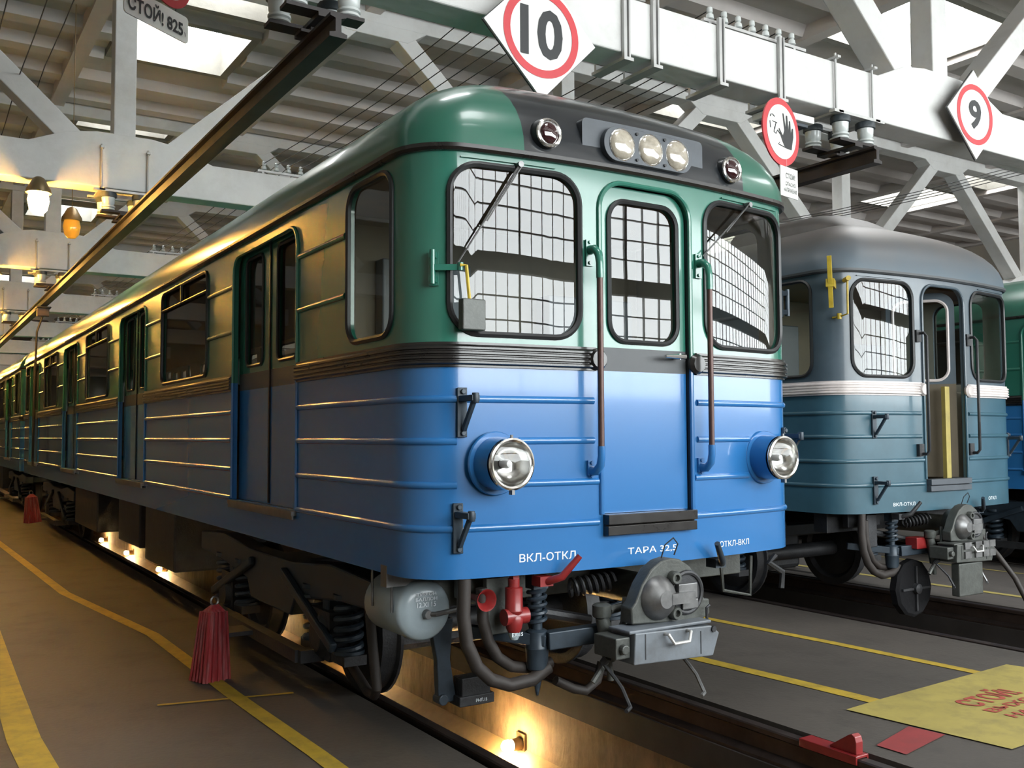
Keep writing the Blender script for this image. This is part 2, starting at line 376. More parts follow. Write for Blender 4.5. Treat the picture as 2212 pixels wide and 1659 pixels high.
# painted marks on the floor
def paint(name, pts, m, z=0.004):
    mb = MB(); mb.add([(p[0], p[1], ZF+z) for p in pts], [tuple(range(len(pts)))]); return obj(name, mb, m, floor, smooth=False)
def stripe(name, line, w, m, z=0.004):
    mb = MB(); P = [Vector((p[0], p[1], 0)) for p in line]
    L = []; R = []
    for i in range(len(P)):
        d = (P[min(i+1, len(P)-1)]-P[max(i-1, 0)]).normalized(); n = Vector((-d.y, d.x, 0))*w/2; L.append(P[i]+n); R.append(P[i]-n)
    for i in range(len(P)-1):
        mb.add([(q.x, q.y, ZF+z) for q in (L[i], R[i], R[i+1], L[i+1])], [(0,1,2,3)])
    return obj(name, mb, m, floor, smooth=False)
g = lambda u, v: at(u, v, 'z', ZF)
stripe('yellow_line', [(-1.53,-6.0), (-1.55,0.9), (-1.585,2.34), (-1.60,4.6), g(140,1282), g(0,1175), (-2.45,30)], 0.105, 'yellow')
stripe('yellow_line', [g(95,1680), g(52,1600), g(12,1480), g(-25,1360), g(-60,1270)], 0.17, 'yellow')
stripe('yellow_line', [g(340,1525), g(634,1498)], 0.035, 'yellow', 0.006)
stripe('yellow_line', [(2.98,-0.02), (2.92,1.2), (2.80,2.6), (2.72,5), (2.7,40)], 0.095, 'yellow')
stripe('yellow_line', [(1.78,-0.3), (1.72,0.5), (1.65,1.3), (1.60,2.6), (1.6,40)], 0.12, 'yellow')
stripe('yellow_line', [(6.35,-6), (6.30,1.4), (6.25,40)], 0.10, 'yellow_dull')
stripe('yellow_line', [(7.9,-6), (7.9,40)], 0.05, 'yellow_dull')
box_px = [(1828,1535), (1866,1521), (2020,1478), (2121,1453), (2100,1445), (2154,1444), (2176,1437), (2250,1446), (2420,1490), (2185,1621)]
paint('stop_panel', [g(*p) for p in ((1828,1535), (1900,1513), (2121,1452), (2174,1437), (2340,1462), (2470,1500), (2330,1570), (2186,1621))], 'yellow_dull', 0.007)
paint('red_patch', [g(*p) for p in ((1893,1612), (1963,1571), (2042,1589), (1958,1632))], 'floor_red', 0.006)
def floor_text(body, p0, p1, h_px, m='red_letter'):
    a = g(*p0); b = g(*p1); d = Vector((b.x-a.x, b.y-a.y, 0)); w = d.length; d.normalize(); c = (a+b)/2
    q = g(*h_px); hv = Vector((q.x-a.x, q.y-a.y, 0)); h = hv.length; hv.normalize(); c = c+hv*h/2
    mb = MB(); letters(mb, body, w, h, lambda x, y: (c.x+d.x*x+hv.x*y, c.y+d.y*x+hv.y*y, ZF+0.010), bold=0.03)
    return obj('stop_lettering', mb, m, floor, smooth=False)
floor_text('СТОЙ!', (2114,1531), (2212,1500), (2040,1517))
floor_text('ВЫХОД', (2158,1544), (2275,1506), (2121,1537))
floor_text('НА ПУТЬ', (2195,1554), (2330,1513), (2168,1547))
# walls
w = MB(); w.box(XL-0.3, XL, YN, YE, -1.7, 9.0); struct('wall_left', w, 'wall_paint', smooth=False)
w = MB(); w.box(XR, XR+0.3, YN, YE, -1.7, 9.0); struct('wall_right', w, 'wall_paint', smooth=False)
w = MB(); w.box(XL, XR, YE, YE+0.3, -1.7, 9.0); struct('wall_back', w, 'wall_paint', smooth=False)
GX0 = -2.4
w = MB(); w.box(XL, XR, YN-0.3, YN, -1.7, 2.3); w.box(XL, XR, YN-0.3, YN, 6.9, 9.0); w.box(XL, GX0, YN-0.3, YN, 2.3, 6.9)
struct('wall_front', w, 'gate_paint', smooth=False)
# glazed gates of the end wall (seen as reflections in the cab windows)
nb = 5; bw = (XR-GX0)/nb
for k in range(nb):
    x0 = GX0+k*bw; x1 = x0+bw; fr = MB(); pn = MB()
    nc = 13; dx = (bw-0.06)/nc
    fr.box(x0, x0+0.03, YN-0.2, YN, 2.3, 6.9); fr.box(x1-0.03, x1, YN-0.2, YN, 2.3, 6.9)
    fr.box(x0+.03, x1-.03, YN-0.2, YN+0.05, 4.26, 4.56)
    for z0, z1, nr in ((2.3, 4.26, 5), (4.56, 6.9, 6)):
        dz = (z1-z0)/nr
        for r in range(nr+1): fr.box(x0+.03, x1-.03, YN-0.06, YN, z0+r*dz-0.011, z0+r*dz+0.011)
        for c in range(1, nc): fr.box(x0+.03+c*dx-0.009, x0+.03+c*dx+0.009, YN-0.06, YN, z0, z1)
        pn.add([(x0+.03, YN-0.05, z0), (x1-.03, YN-0.05, z0), (x1-.03, YN-0.05, z1), (x0+.03, YN-0.05, z1)], [(0,1,2,3)])
    f = struct('window_%d' % (k+1), fr, 'mullion', smooth=False)
    tag(obj('pane', pn, 'daylight', f, smooth=False), kind='stuff')
# ceiling: ribbed slabs with skylight openings
SKX = [(-0.88, 0.74), (7.6, 10.0), (16.2, 18.2)]
sky = []
for t in TY[:-1]:
    for (a, b) in ((0.42, 1.30), (1.95, 3.62)): sky.append((t+a, t+b))
ZC = 7.48
mb = MB(); xs = [XL]+[e for s in SKX for e in s]+[XR]
for i in range(0, len(xs), 2): mb.box(xs[i], xs[i+1], YN-0.3, YE+0.3, ZC, ZC+0.2)
ys = [YN-0.3]+[e for s in sky for e in s]+[YE+0.3]
for (a, b) in SKX:
    for i in range(0, len(ys), 2): mb.box(a, b, ys[i], ys[i+1], ZC, ZC+0.2)
ceil = struct('ceiling', mb, 'ceiling', smooth=False)
JX = [-7.45, -4.4, -1.34, 1.75, 4.84, 7.93-0.45, 10.15, 13.2, 16.1, 18.3, 21.2, 23.9]
jm = MB(); jm.box(-0.11, 0.11, YN, YE, ZC-0.20, ZC)
jmesh = None
for x in JX:
    if jmesh is None: o = obj('joint_rib', jm, 'ceiling', ceil, loc=(x,0,0), smooth=False); jmesh = o.data
    else: ob('joint_rib', jmesh, ceil, (x,0,0))
seg = {}
y = YN+0.6
tset = [t+0.15 for t in TY]
def crib(xa, xb, y):
    L = round(xb-xa, 3)
    if L not in seg:
        m = MB(); m.prism([(0,-.22,ZC), (0,-.14,ZC-.15), (0,.14,ZC-.15), (0,.22,ZC)], (L,0,0)); o = obj('rib', m, 'ceiling', ceil, loc=(xa,y,0), smooth=False); seg[L] = o.data
    else: ob('rib', seg[L], ceil, (xa,y,0))
ribs = []
for t in TY[:-1]:
    ribs += [t+0.15+0.615+1.025*k for k in range(-0, 6)]
for y in ribs:
    free = not any(a-0.32 < y < b+0.32 for a, b in sky)
    xc = XL
    for (a, b) in SKX:
        crib(xc, a-0.12 if not free else a, y)
        if free: crib(a, b, y)
        xc = b+0.12 if not free else b
    crib(xc, XR, y)
n = 10; smesh = {}
for ci, (a, b) in enumerate(SKX):
    for (c, d) in sky:
        n += 1; key = (ci, round(d-c, 3))
        if key in smesh:
            o = ob('window_%d' % n, smesh[key][0], None, (0, c, 0)); o['kind'] = 'structure'; ob('pane', smesh[key][1], o); continue
        m = MB(); e = d-c; z0, z1 = ZC-0.10, ZC+0.62
        m.box(a-.10, a+.02, -.10, e+.10, z0, z1); m.box(b-.02, b+.10, -.10, e+.10, z0, z1); m.box(a+.02, b-.02, -.10, .02, z0, z1); m.box(a+.02, b-.02, e-.02, e+.10, z0, z1)
        o = struct('window_%d' % n, m, 'curb', loc=(0, c, 0), smooth=False)
        p = MB(); p.box(a+.02, b-.02, .02, e-.02, z1-.05, z1-.03); po = obj('pane', p, 'skylight', o, smooth=False); smesh[key] = (o.data, po.data)

# ================================================================ roof trusses
NODES = [-7.5+0.0, -1.35, 5.0, 11.45, 17.8]
ZB, ZT = 4.46, 4.89
def truss_parts():
    P = []
    m = MB(); m.box(XL, XR, 0, 0.30, ZB, ZT); P.append(('lower_chord', m))
    m = MB(); m.box(XL, XR, 0.0, 0.30, 7.16, 7.47); P.append(('top_chord', m))
    for x in NODES[1:]:
        m = MB(); m.prism([(x-1.05,0,ZT-.02), (x-.62,0,ZT+.16), (x-.3,0,5.10), (x+.3,0,5.10), (x+.62,0,ZT+.16), (x+1.05,0,ZT-.02)], (0,0.30,0)); P.append(('node_gusset', m))
        m = MB(); m.box(x-.12, x+.12, 0.03, 0.27, 5.08, 7.18); P.append(('post', m))
    for i, x in enumerate(NODES):
        for s in (-1, 1):
            if i == 0 and s < 0: continue
            a = (x+s*0.55, 0.15, 4.98); b = (x+s*2.95, 0.15, 7.22)
            m = MB(); m.bar(a, b, 0.24, 0.28, up=(0,1,0)); P.append(('diagonal', m))
    for i in range(len(NODES)-1):
        x = (NODES[i]+NODES[i+1])/2
        m = MB(); m.prism([(x-.75,0,7.17), (x-.45,0,6.98), (x+.45,0,6.98), (x+.75,0,7.17)], (0,0.30,0)); P.append(('top_gusset', m))
    return P
ordn = ['behind the camera, over the gates', 'nearest one, carrying the speed signs', 'second one from the front', 'third one from the front', 'fourth one from the front', 'fifth one from the front', 'sixth one from the front', 'seventh one from the front', 'farthest one at the end of the hall']
tp = [(nm, obj(nm, m, 'concrete_white', bevel=0.012, smooth=False)) for nm, m in truss_parts()]
for i, t in enumerate(TY):
    r = tag(empty('roof_truss', (0, t, 0)), 'white painted concrete roof truss, %s' % ordn[i], 'truss', 'concrete roof trusses')
    for nm, o in tp:
        c = o if i == 0 else o.copy()
        if i: COL.objects.link(c)
        c.parent = r
# longitudinal beam above the second track, and pale columns
def bus_insul(mb, x, y, z, s=1.0, w=1.0):
    mb.lathe([(r*w, h) for r, h in ((.062*s,0),(.068*s,-.01),(.068*s,-.055*s),(.058*s,-.06*s))], (x,y,z), (0,0,1), 14, 0)
    mb.lathe([(r*w, h) for r, h in ((.056*s,-.06*s),(.052*s,-.13*s),(.040*s,-.15*s),(.056*s,-.155*s),(.056*s,-.17*s),(.040*s,-.178*s),(.054*s,-.185*s),(.054*s,-.20*s),(.035*s,-.21*s))], (x,y,z), (0,0,1), 14, 1)
def support(xc, t, label):
    r = tag(empty('busbar_support', (xc, t+0.15, ZB)), label, 'bracket', 'busbar supports clamped under the trusses')
    for sx in (-1, 1):
        for yy in (-0.175, 0.175):
            m = MB(); m.cyl((sx*.25, yy, -.05), (sx*.25, yy, ZT-ZB+.06), 0.011, n=8); obj('tie_rod', m, 'galv', r)
        m = MB(); m.bar((sx*.25, -.22, ZT-ZB+.02), (sx*.25, .22, ZT-ZB+.02), .04, .02); obj('top_strap', m, 'galv', r)
    m = MB(); m.box(-.34, .34, -.23, -.17, -.055, -.03); m.box(-.34, .34, .17, .23, -.055, -.03); m.box(-.28, -.22, -.23, .23, -.05, -.03); m.box(.22, .28, -.23, .23, -.05, -.03); obj('base_frame', m, 'galv', r)
    for ix, iy in ((-.17,-.15), (.17,-.15), (-.17,.15), (.17,.15)):
        m = MB(); bus_insul(m, ix, iy, -.055, 1.0, 1.3); obj('insulator', m, ['insul_dark', 'insul_white'], r)
    m = MB(); m.box(-.25, .25, -.21, -.09, -.285, -.262); m.box(-.25, .25, .09, .21, -.285, -.262); m.box(-.05, .05, -.21, .21, -.31, -.285); m.box(-.03, .03, -.03, .03, -.36, -.30)
    m.box(-.10, .10, -.05, .05, -.36, -.34); obj('clamp', m, 'busbar', r)
names = ['nearest', 'second', 'third', 'fourth', 'fifth', 'sixth']
for j, xc in enumerate((-1.35, 3.62)):
    for i, t in enumerate(TY[1:6]):
        support(xc, t, '%s insulated busbar hanger beside the %s' % (names[i], ['green and blue train', 'grey-blue train'][j]))
def busbar(x, y0, label):
    m = MB(); zc = 4.03
    pr = [(-.055,-.075),(.055,-.075),(.055,-.05),(.018,-.04),(.018,.04),(.05,.05),(.05,.07),(-.05,.07),(-.05,.05),(-.018,.04),(-.018,-.04),(-.055,-.05)]
    m.prism([(x+a, y0, zc+b) for a, b in pr], (0, 46-y0, 0)); tag(obj('busbar', m, 'busbar', sharp=30), label, 'busbar')
busbar(-1.35, 1.15, 'dark overhead supply bar running beside the green and blue train roof')
busbar(3.62, 1.15, 'dark overhead supply bar running beside the grey-blue train roof')
# small insulator rows with overhead wires
def insul_row(x0, t, n, label, st=0.16):
    r = tag(empty('wire_bracket', (x0, t-0.03, ZT)), label, 'bracket', 'wire brackets on the trusses')
    m = MB(); m.box(-.08, st*n, .07, .11, 0.03, 0.055); m.box(-.03, 0.0, .07, .11, 0, .03); m.box(st*(n-1), st*(n-1)+.03, .07, .11, 0, .03); obj('angle_bar', m, 'galv', r)
    for k in range(n):
        m = MB(); m.lathe([(.012,0),(.035,.01),(.030,.045),(.016,.055),(.026,.065),(.024,.10),(.008,.115)], (k*st, .09, 0.055), (0,0,1), 10); obj('insulator', m, 'insul_white', r)
for i, t in enumerate(TY[1:7]):
    insul_row(0.30, t, 6, '%s bracket of small white insulators above the first train' % names[i])
    insul_row(1.95, t, 7, '%s bracket of small white insulators between the trains' % names[i])
for k, (x, z) in enumerate([(0.30+.16*j, 5.03) for j in range(6)]+[(1.95+.16*j, 5.03) for j in range(7)]+[(-2.75,5.6),(-2.45,5.6),(-2.2,5.75),(9.2,5.3),(9.35,5.3),(9.5,5.3),(9.65,5.3)]):
    P = []
    for i in range(len(TY)-2):
        a = TY[i+1]+0.06; b = TY[i+2]+0.06
        for q in range(4): P.append((x, a+(b-a)*q/4, z-0.10*(1-(2*q/4-1)**2)))
    m = MB(); m.tube(P, 0.006, 4)
    where = 'above the first train' if k < 6 else 'between the first two trains' if k < 13 else 'over the left aisle' if k < 16 else 'over the second aisle'
    tag(obj('overhead_wire', m, 'wire'), 'thin dark overhead wire strung %s' % where, 'wire', 'overhead wires %s' % where)

# ================================================================ metro cars
HW = 1.35; ZSK, ZG, ZR = 0.915, 3.065, 3.685
DOOR0, DSP, DW = 1.80, 4.449, 1.385
RIBZ = [1.799, 1.590, 1.374, 1.160]; UPZ = [2.756, 2.413]
CARL = 17.45
class Path:
    def __init__(s, k, R):
        th = 0.1
        for _ in range(30): xt = HW-R*(1-math.sin(th)); th = math.atan(2*k*xt)
        s.k = k; s.R = R; s.xt = xt; P = [(0.0, 0.0, 0.0)]; n = 30
        for i in range(1, n+1): x = xt*i/n; P.append((x, k*x*x, math.atan(2*k*x)))
        y0 = k*xt*xt
        for i in range(1, 17):
            a = th+(PI/2-th)*i/16; P.append((xt+R*(math.sin(a)-math.sin(th)), y0+R*(math.cos(th)-math.cos(a)), a))
        S = [0.0]
        for i in range(1, len(P)): S.append(S[-1]+math.hypot(P[i][0]-P[i-1][0], P[i][1]-P[i-1][1]))
        s.P = P; s.S = S; s.sc = S[-1]; s.yc = P[-1][1]
        s.cuts = [q for q in S[2::2]]; s.cuts = sorted(s.cuts+[-q for q in s.cuts]+[0.0])
    def __call__(s, a, z, off=0.0):
        sg = -1 if a < 0 else 1; q = abs(a)
        if q >= s.sc: x, y, t = HW, s.yc+q-s.sc, PI/2
        else:
            lo = 0
            for i in range(1, len(s.S)):
                if s.S[i] >= q: lo = i-1; break
            f = (q-s.S[lo])/(s.S[lo+1]-s.S[lo]); A = s.P[lo]; B = s.P[lo+1]
            x, y, t = (A[j]+(B[j]-A[j])*f for j in range(3))
        return Vector((sg*(x+math.sin(t)*off), y-math.cos(t)*off, z))
    def sx(s, x):
        q = abs(x); r = s.sc
        for i in range(1, len(s.P)):
            if s.P[i][0] >= q: f = (q-s.P[i-1][0])/(s.P[i][0]-s.P[i-1][0]); r = s.S[i-1]+(s.S[i]-s.S[i-1])*f; break
        return r if x >= 0 else -r
    def sy(s, y): return s.sc+(y-s.yc)
    def run(s, a, b):
        L = [a]+[c for c in s.cuts if a+.004 < c < b-.004]+[s0 for s0 in (-s.sc, s.sc) if a < s0 < b]+[b]
        return sorted(set(L))
CABP = Path(0.071, 0.30); ENDP = Path(0.0, 0.10)
def sweep(path, a, b, prof, mb=None, mi=0):
    """profile of (offset, z) carried along the body line from a to b"""
    mb = mb or MB(); S = path.run(a, b); n = len(prof); vs = []
    for q in S: vs += [path(q, z, o) for o, z in prof]
    fs = [tuple(range(n))]+[tuple((len(S)-1)*n+k for k in range(n-1, -1, -1))]
    for i in range(len(S)-1):
        for k in range(n): k2 = (k+1) % n; fs.append((i*n+k, (i+1)*n+k, (i+1)*n+k2, i*n+k2))
    return mb.add(vs, fs, mi)
def rib_prof(z): return [(0.017*math.sin(a)-.002, z+0.019*math.cos(a)) for a in [PI*k/6 for k in range(7)]]
def belt_prof():
    P = [(-.005, 1.958), (.014, 1.958), (.014, 1.968)]
    for k in range(4):
        z = 1.970+k*0.024; P += [(.024, z+.001), (.032, z+.006), (.032, z+.016), (.024, z+.021)]
    return P+[(.016, 2.070), (.016, 2.082), (-.005, 2.082)]
# meshes shared by every car and every palette slot; keyed cache
CACHE = {}
def shared(key, name, build, mats, parent, loc=None, rot=None, sharp=40):
    if key in CACHE: return ob(name, CACHE[key], parent, loc, rot)
    o = obj(name, build(), mats, parent, loc, rot, sharp=sharp); CACHE[key] = o.data
    return o
def side_leaf(sg, pal):
    h = DW/2; a0, a1 = (-h, -0.006) if sg < 0 else (0.006, h); x = -HW+0.055
    mp = lambda a, z, off: Vector((x-off, -a, z)); mb = MB()
    f = lambda a, z: 1 if z < 1.962 else (2 if z < 2.085 else 0)
    return slab(mb, rr(a0-(.02 if sg < 0 else 0), a1+(.02 if sg > 0 else 0), 1.15, 3.0, .01), [rr(a0+.15, a1-.15, 2.135, 2.93, .06)], mp, .03, f, 3, cz=(1.962, 2.085))
def ring(path2d, mp, r, n=6): m = MB(); m.tube([mp(a, z) for a, z in path2d], r, n, True); return m
def twotone(m, zc=2.02):
    m.m = [1 if sum(m.v[i][2] for i in f)/len(f) < zc else 0 for f in m.f]; return m
def side_doors(root, yc, flip, pal, key):
    rot = (0,0,PI if flip else 0); loc = (0, yc, 0)
    for sg in (-1, 1):
        o = shared(('leaf', sg, key), 'side_door', lambda: side_leaf(sg, pal), [pal['up'], pal['low'], pal['band'], 'cream'], root, loc, rot)
        h = DW/2; a0, a1 = (-h, -0.006) if sg < 0 else (0.006, h); x = -HW+0.06
        q = rr(a0+.15, a1-.15, 2.135, 2.93, .06)
        shared(('lg', sg), 'gasket', lambda: ring(q, lambda a, z: (x-.006, -a, z), .013), 'rubber', o)
        def gl(): m = MB(); return slab(m, q, [], lambda a, z, off: Vector((x+.012, -a, z)), 0)
        shared(('lp', sg), 'door_glass', gl, 'pane_side', o)
    def seal(): m = MB(); m.box(-HW+.045, -HW+.06, -.012, .012, 1.16, 2.98); return m
    shared(('seal',), 'door_seal', seal, 'rubber', root, loc, rot)
    def sill(): m = MB(); m.box(-HW-.035, -HW+.06, -DW/2, DW/2, 1.118, 1.148); m.box(-HW-.03, -HW-.02, -DW/2, DW/2, 1.095, 1.12); return m
    shared(('sill',), 'door_sill', sill, 'steel', root, loc, rot)
    def frame():
        m = MB(); q = [(-DW/2, 1.16), (-DW/2, 2.84)]+[(-DW/2+.13-.13*math.cos(t), 2.84+.13*math.sin(t)) for t in [PI/2*k/6 for k in range(1, 7)]]
        q = [(-DW/2, 1.16), (-DW/2, 2.02)]+q[1:]; q = q+[(-a, z) for a, z in reversed(q)]; m.tube([(-HW-.004, a, z) for a, z in q], .013, 6); return twotone(m)
    shared(('dframe', key), 'door_frame', frame, [pal['up'], pal['low']], root, loc, rot)
def side_window(root, yc, w, flip, pal, small=False):
    rot = (0,0,PI if flip else 0); loc = (0, yc, 0); x = -HW
    q = rr(-w/2, w/2, 2.12, 2.985, .09); mp = lambda a, z: (x-.003, -a, z)
    def fr():
        m = ring(q, mp, .016); m.tube([mp(-w/2, 2.82), mp(w/2, 2.82)], .014, 6)
        if not small: m.tube([mp(-w*.03, 2.82), mp(-w*.03, 2.985)], .018, 6)
        return m
    o = shared(('wf', w, small), 'side_window', fr, 'rubber', root, loc, rot)
    def p(a0, a1, z0, z1, r, rb, dx):
        m = MB(); return slab(m, rr(a0, a1, z0, z1, r, rb=rb), [], lambda a, z, off: Vector((x+.012+dx, -a, z)), 0)
    shared(('wl', w), 'pane', lambda: p(-w/2, w/2, 2.12, 2.82, .005, .09, 0), 'pane_side', o)
    shared(('wu', w), 'pane', lambda: p(-w/2, w/2, 2.82, 2.985, .09, .005, 0.008), 'pane_side', o)
def straight_rib(root, y0, y1, z, flip, m, key):
    L = round(y1-y0, 3)
    def b(): mb = MB(); P = rib_prof(0.0); mb.prism([(-HW-o_, -L/2, zz) for o_, zz in P], (0, L, 0)); return mb
    shared(('rib', L, m), 'rib', b, m, root, (0, (y0+y1)/2, z), (0,0,PI if flip else 0))
def make_roof(path, L, pal, cab, hump):
    mb = MB(); S = []; sL = path.sy(L)
    ys = [1.3+1.0*k for k in range(int(L-1.3)+1)]+[L]
    side = [path.sy(y) for y in ys if path.sy(y) > path.sc+.05]
    half = [0.0]+[q for q in path.S[1:]]+side
    A = [-q for q in reversed(half[1:])]+half
    ph = [PI/2*k/12 for k in range(13)]; n = 2.15; YD = 1.05 if cab else 0.12
    nj = len(ph); V = []
    for q in A:
        b = path(q, ZG, 0.022); c = Vector((0, max(b.y, YD), 0))
        for p in ph:
            u = math.cos(p)**(2/n); f = math.sin(p)**(2/n)
            x = c.x+(b.x-c.x)*u; y = c.y+(b.y-c.y)*u
            V.append((x, y, ZG+(ZR-ZG)*f))
    F = []; Mi = []
    for i in range(len(A)-1):
        for j in range(nj-1):
            F.append((i*nj+j, (i+1)*nj+j, (i+1)*nj+j+1, i*nj+j+1))
            c = [sum(V[t][d] for t in F[-1])/4 for d in range(3)]
            Mi.append(1 if (cab and abs(c[0]) < 0.80 and c[1] < 1.0) or c[2] > ZR-0.05 else 0)
    o = len(mb.v); mb.v += V
    for f, m in zip(F, Mi): mb.f.append(f); mb.m.append(m)
    return mb
def make_car(label, loc, pal, key, cab=True, group=None, lead=False, openDoor=False, detail=True, L=CARL):
    root = tag(empty('metro_car', loc), label, 'train car', group)
    path = CABP if cab else ENDP
    sL = path.sy(L)
    # ---- body shell
    holes = []; doors = [DOOR0+DSP*i for i in range(4)]; wins = [(d+DW+.735, d+DW+.735+1.61) for d in doors[:3]]+[(L-.80, L-.25)]
    for sg in (-1, 1):
        def hole(y0, y1, z0, z1, r, rb=None):
            a, b = sorted((sg*path.sy(y0), sg*path.sy(y1))); holes.append(rr(a, b, z0, z1, r, rb=rb))
        for d in doors: hole(d, d+DW, 1.15, 2.97, .13, .004)
        for a, b in wins: hole(a, b, 2.12, 2.985, .09)
        if cab: hole(.41, .985, 2.135, 3.0, .12)
        else: hole(.45, 1.1, 2.12, 2.985, .09)
    if cab:
        for sg in (-1, 1):
            a, b = sorted((path.sx(sg*.452), path.sx(sg*1.182))); holes.append(rr(a, b, 2.125, 2.985, .15, 8))
        holes.append(rr(-.318, .318, 1.195, 2.985, .15, 8, rb=.004))
    else: holes.append(rr(-.35, .35, 1.15, 2.95, .08, rb=.004))
    mb = MB(); slab(mb, [(-sL, ZSK), (sL, ZSK), (sL, ZG+.01), (-sL, ZG+.01)], holes, path, .035, lambda a, z: 1 if z < 2.02 else 0, 2, cx=path.cuts, cz=(2.02,))
    obj('body_shell', mb, [pal['up'], pal['low'], 'cream'], root, sharp=35)
    e = MB(); e.box(-HW+.01, HW-.01, L-.03, L, ZSK, ZG+.02, 0); e.prism([(HW*math.cos(t)*.99, L-.03, ZG+(ZR-ZG)*math.sin(t)*.985) for t in [PI*k/14 for k in range(15)]], (0,.03,0)); obj('end_wall', e, [pal['up']], root, smooth=False)
    obj('roof', make_roof(path, L, pal, cab, False), [pal['roof'], pal['crown']], root, sharp=50)
    obj('gutter', sweep(path, -sL, sL, [(-.01, ZG-.022), (.020, ZG-.022), (.034, ZG-.008), (.034, ZG+.012), (-.01, ZG+.018)]), pal['gutter'], root)
    fl = MB(); fl.box(-HW+.05, HW-.05, .35, L-.05, .93, 1.10); obj('underframe', fl, 'iron', root, smooth=False)
    ifl = MB(); ifl.box(-HW+.06, HW-.06, .3, L-.06, 1.10, 1.14); ifl.box(-HW+.06, HW-.06, .3, L-.06, 3.03, 3.05); obj('interior_floor', ifl, 'brown_inner', root, smooth=False)
    for i in range(3):
        for sg in (-1, 1):
            s = MB(); y0 = doors[i]+DW+.12; y1 = doors[i+1]-.12; x0, x1 = (-HW+.06, -HW+.52) if sg < 0 else (HW-.52, HW-.06)
            s.box(x0, x1, y0, y1, 1.40, 1.58); s.box(x0 if sg < 0 else x1-.10, x0+.10 if sg < 0 else x1, y0, y1, 1.58, 2.02); obj('bench_seat', s, 'brown_inner', root, bevel=.02, smooth=False)
    # ---- sides
    for flip in (False, True):
        for i, d in enumerate(doors):
            side_doors(root, d+DW/2, flip, pal, key)
        for i, (a, b) in enumerate(wins):
            side_window(root, (a+b)/2, round(b-a, 3), flip, pal, small=i == 3)
        sg = 1 if flip else -1
        panels = [(doors[i]+DW+.01, doors[i+1]-.01) for i in range(3)]+[(doors[3]+DW+.01, L-.04)]
        for pi, (a, b) in enumerate(panels):
            for z in RIBZ: straight_rib(root, a+.02, b-.02, z, flip, pal['low'], key)
            w0, w1 = wins[pi]
            for z in UPZ:
                straight_rib(root, a+.01, w0-.03, z, flip, pal['up'], key)
                if b-w1 > .3: straight_rib(root, w1+.03, b-.01, z, flip, pal['up'], key)
            Lb = round(b-a, 3)
            def bb(): m = MB(); m.prism([(-HW-o_, -Lb/2, zz) for o_, zz in belt_prof()], (0, Lb, 0)); return m
            shared(('belt', Lb, pal['belt']), 'belt_moulding', bb, pal['belt'], root, (0, (a+b)/2, 0), (0,0,PI if flip else 0))
        dstart = sg*path.sy(doors[0]-.01)
        for z in UPZ:
            straight_rib(root, 1.03 if cab else 1.15, doors[0]-.02, z, flip, pal['up'], key)
        def seg(a, b): return (a, b) if a < b else (b, a)
        if cab:
            fe = sg*path.sx(.36)
            obj('belt_moulding', sweep(path, *seg(dstart, fe), belt_prof()), pal['belt'], root)
            for z, parts in ((RIBZ[0], [(dstart, sg*path.sx(.37))]), (RIBZ[1], [(dstart, sg*path.sx(1.15)), (sg*path.sx(.82), sg*path.sx(.37))] if lead else [(dstart, sg*path.sx(.37))]),
                             (RIBZ[2], [(dstart, sg*path.sx(1.15)), (sg*path.sx(.81), sg*path.sx(.345))] if lead else [(dstart, sg*path.sx(.345))]), (RIBZ[3], [(dstart, sg*path.sx(.345))])):
                for (a, b) in parts: obj('rib', sweep(path, *seg(a, b), rib_prof(z)), pal['low'], root)
        else:
            obj('belt_moulding', sweep(path, *seg(dstart, sg*path.sx(.4)), belt_prof()), pal['belt'], root)
            for z in RIBZ: obj('rib', sweep(path, *seg(dstart, sg*path.sx(1.2)), rib_prof(z)), pal['low'], root)
        # cab side window
        y0, y1 = (.41, .985) if cab else (.45, 1.1)
        q = rr(y0, y1, 2.135 if cab else 2.12, 3.0 if cab else 2.985, .12 if cab else .09)
        o = obj('side_window', ring([(a, z) for a, z in q], lambda a, z: path(sg*path.sy(a), z, .003), .017), 'rubber', root)
        p = MB(); slab(p, q, [], lambda a, z, off: path(sg*path.sy(a), z, -.012), 0, cx=[path.yc-.04, path.yc-.02, path.yc]); obj('pane', p, 'pane_side', o)
    # ---- under the floor
    for bi, yb in enumerate((3.0, L-3.0)): bogie(root, yb, near=(bi == 0))
    eq = MB()
    for (x0, x1, y0, y1, z0) in ((-1.2,-.35,5.6,6.9,.30), (.3,1.2,5.6,7.4,.28), (-1.2,-.4,7.2,8.4,.38), (-.9,.9,8.8,9.6,.42), (-1.2,-.3,9.9,11.8,.33), (.35,1.2,8.0,10.6,.32)):
        eq.box(x0, x1, y0, y1, z0, .93)
    obj('equipment_box', eq, 'iron', root, bevel=.02, smooth=False)
    if cab: front(root, path, pal, openDoor, lead)
    else:
        d = MB(); d.box(-.37, .37, .02, .05, 1.15, 2.97); obj('end_door', d, pal['up'], root, smooth=False)
        c = MB(); c.cyl((0,-.25,.75), (0,.6,.75), .09); c.box(-.25,.25,-.30,-.22,.5,1.0); obj('coupler', c, 'iron', root)
    r = MB(); r.cyl((0,L-.4,.75), (0,L+.3,.75), .09); r.box(-.22,.22,L+.25,L+.32,.5,1.0); obj('rear_coupler', r, 'iron', root)
    return root
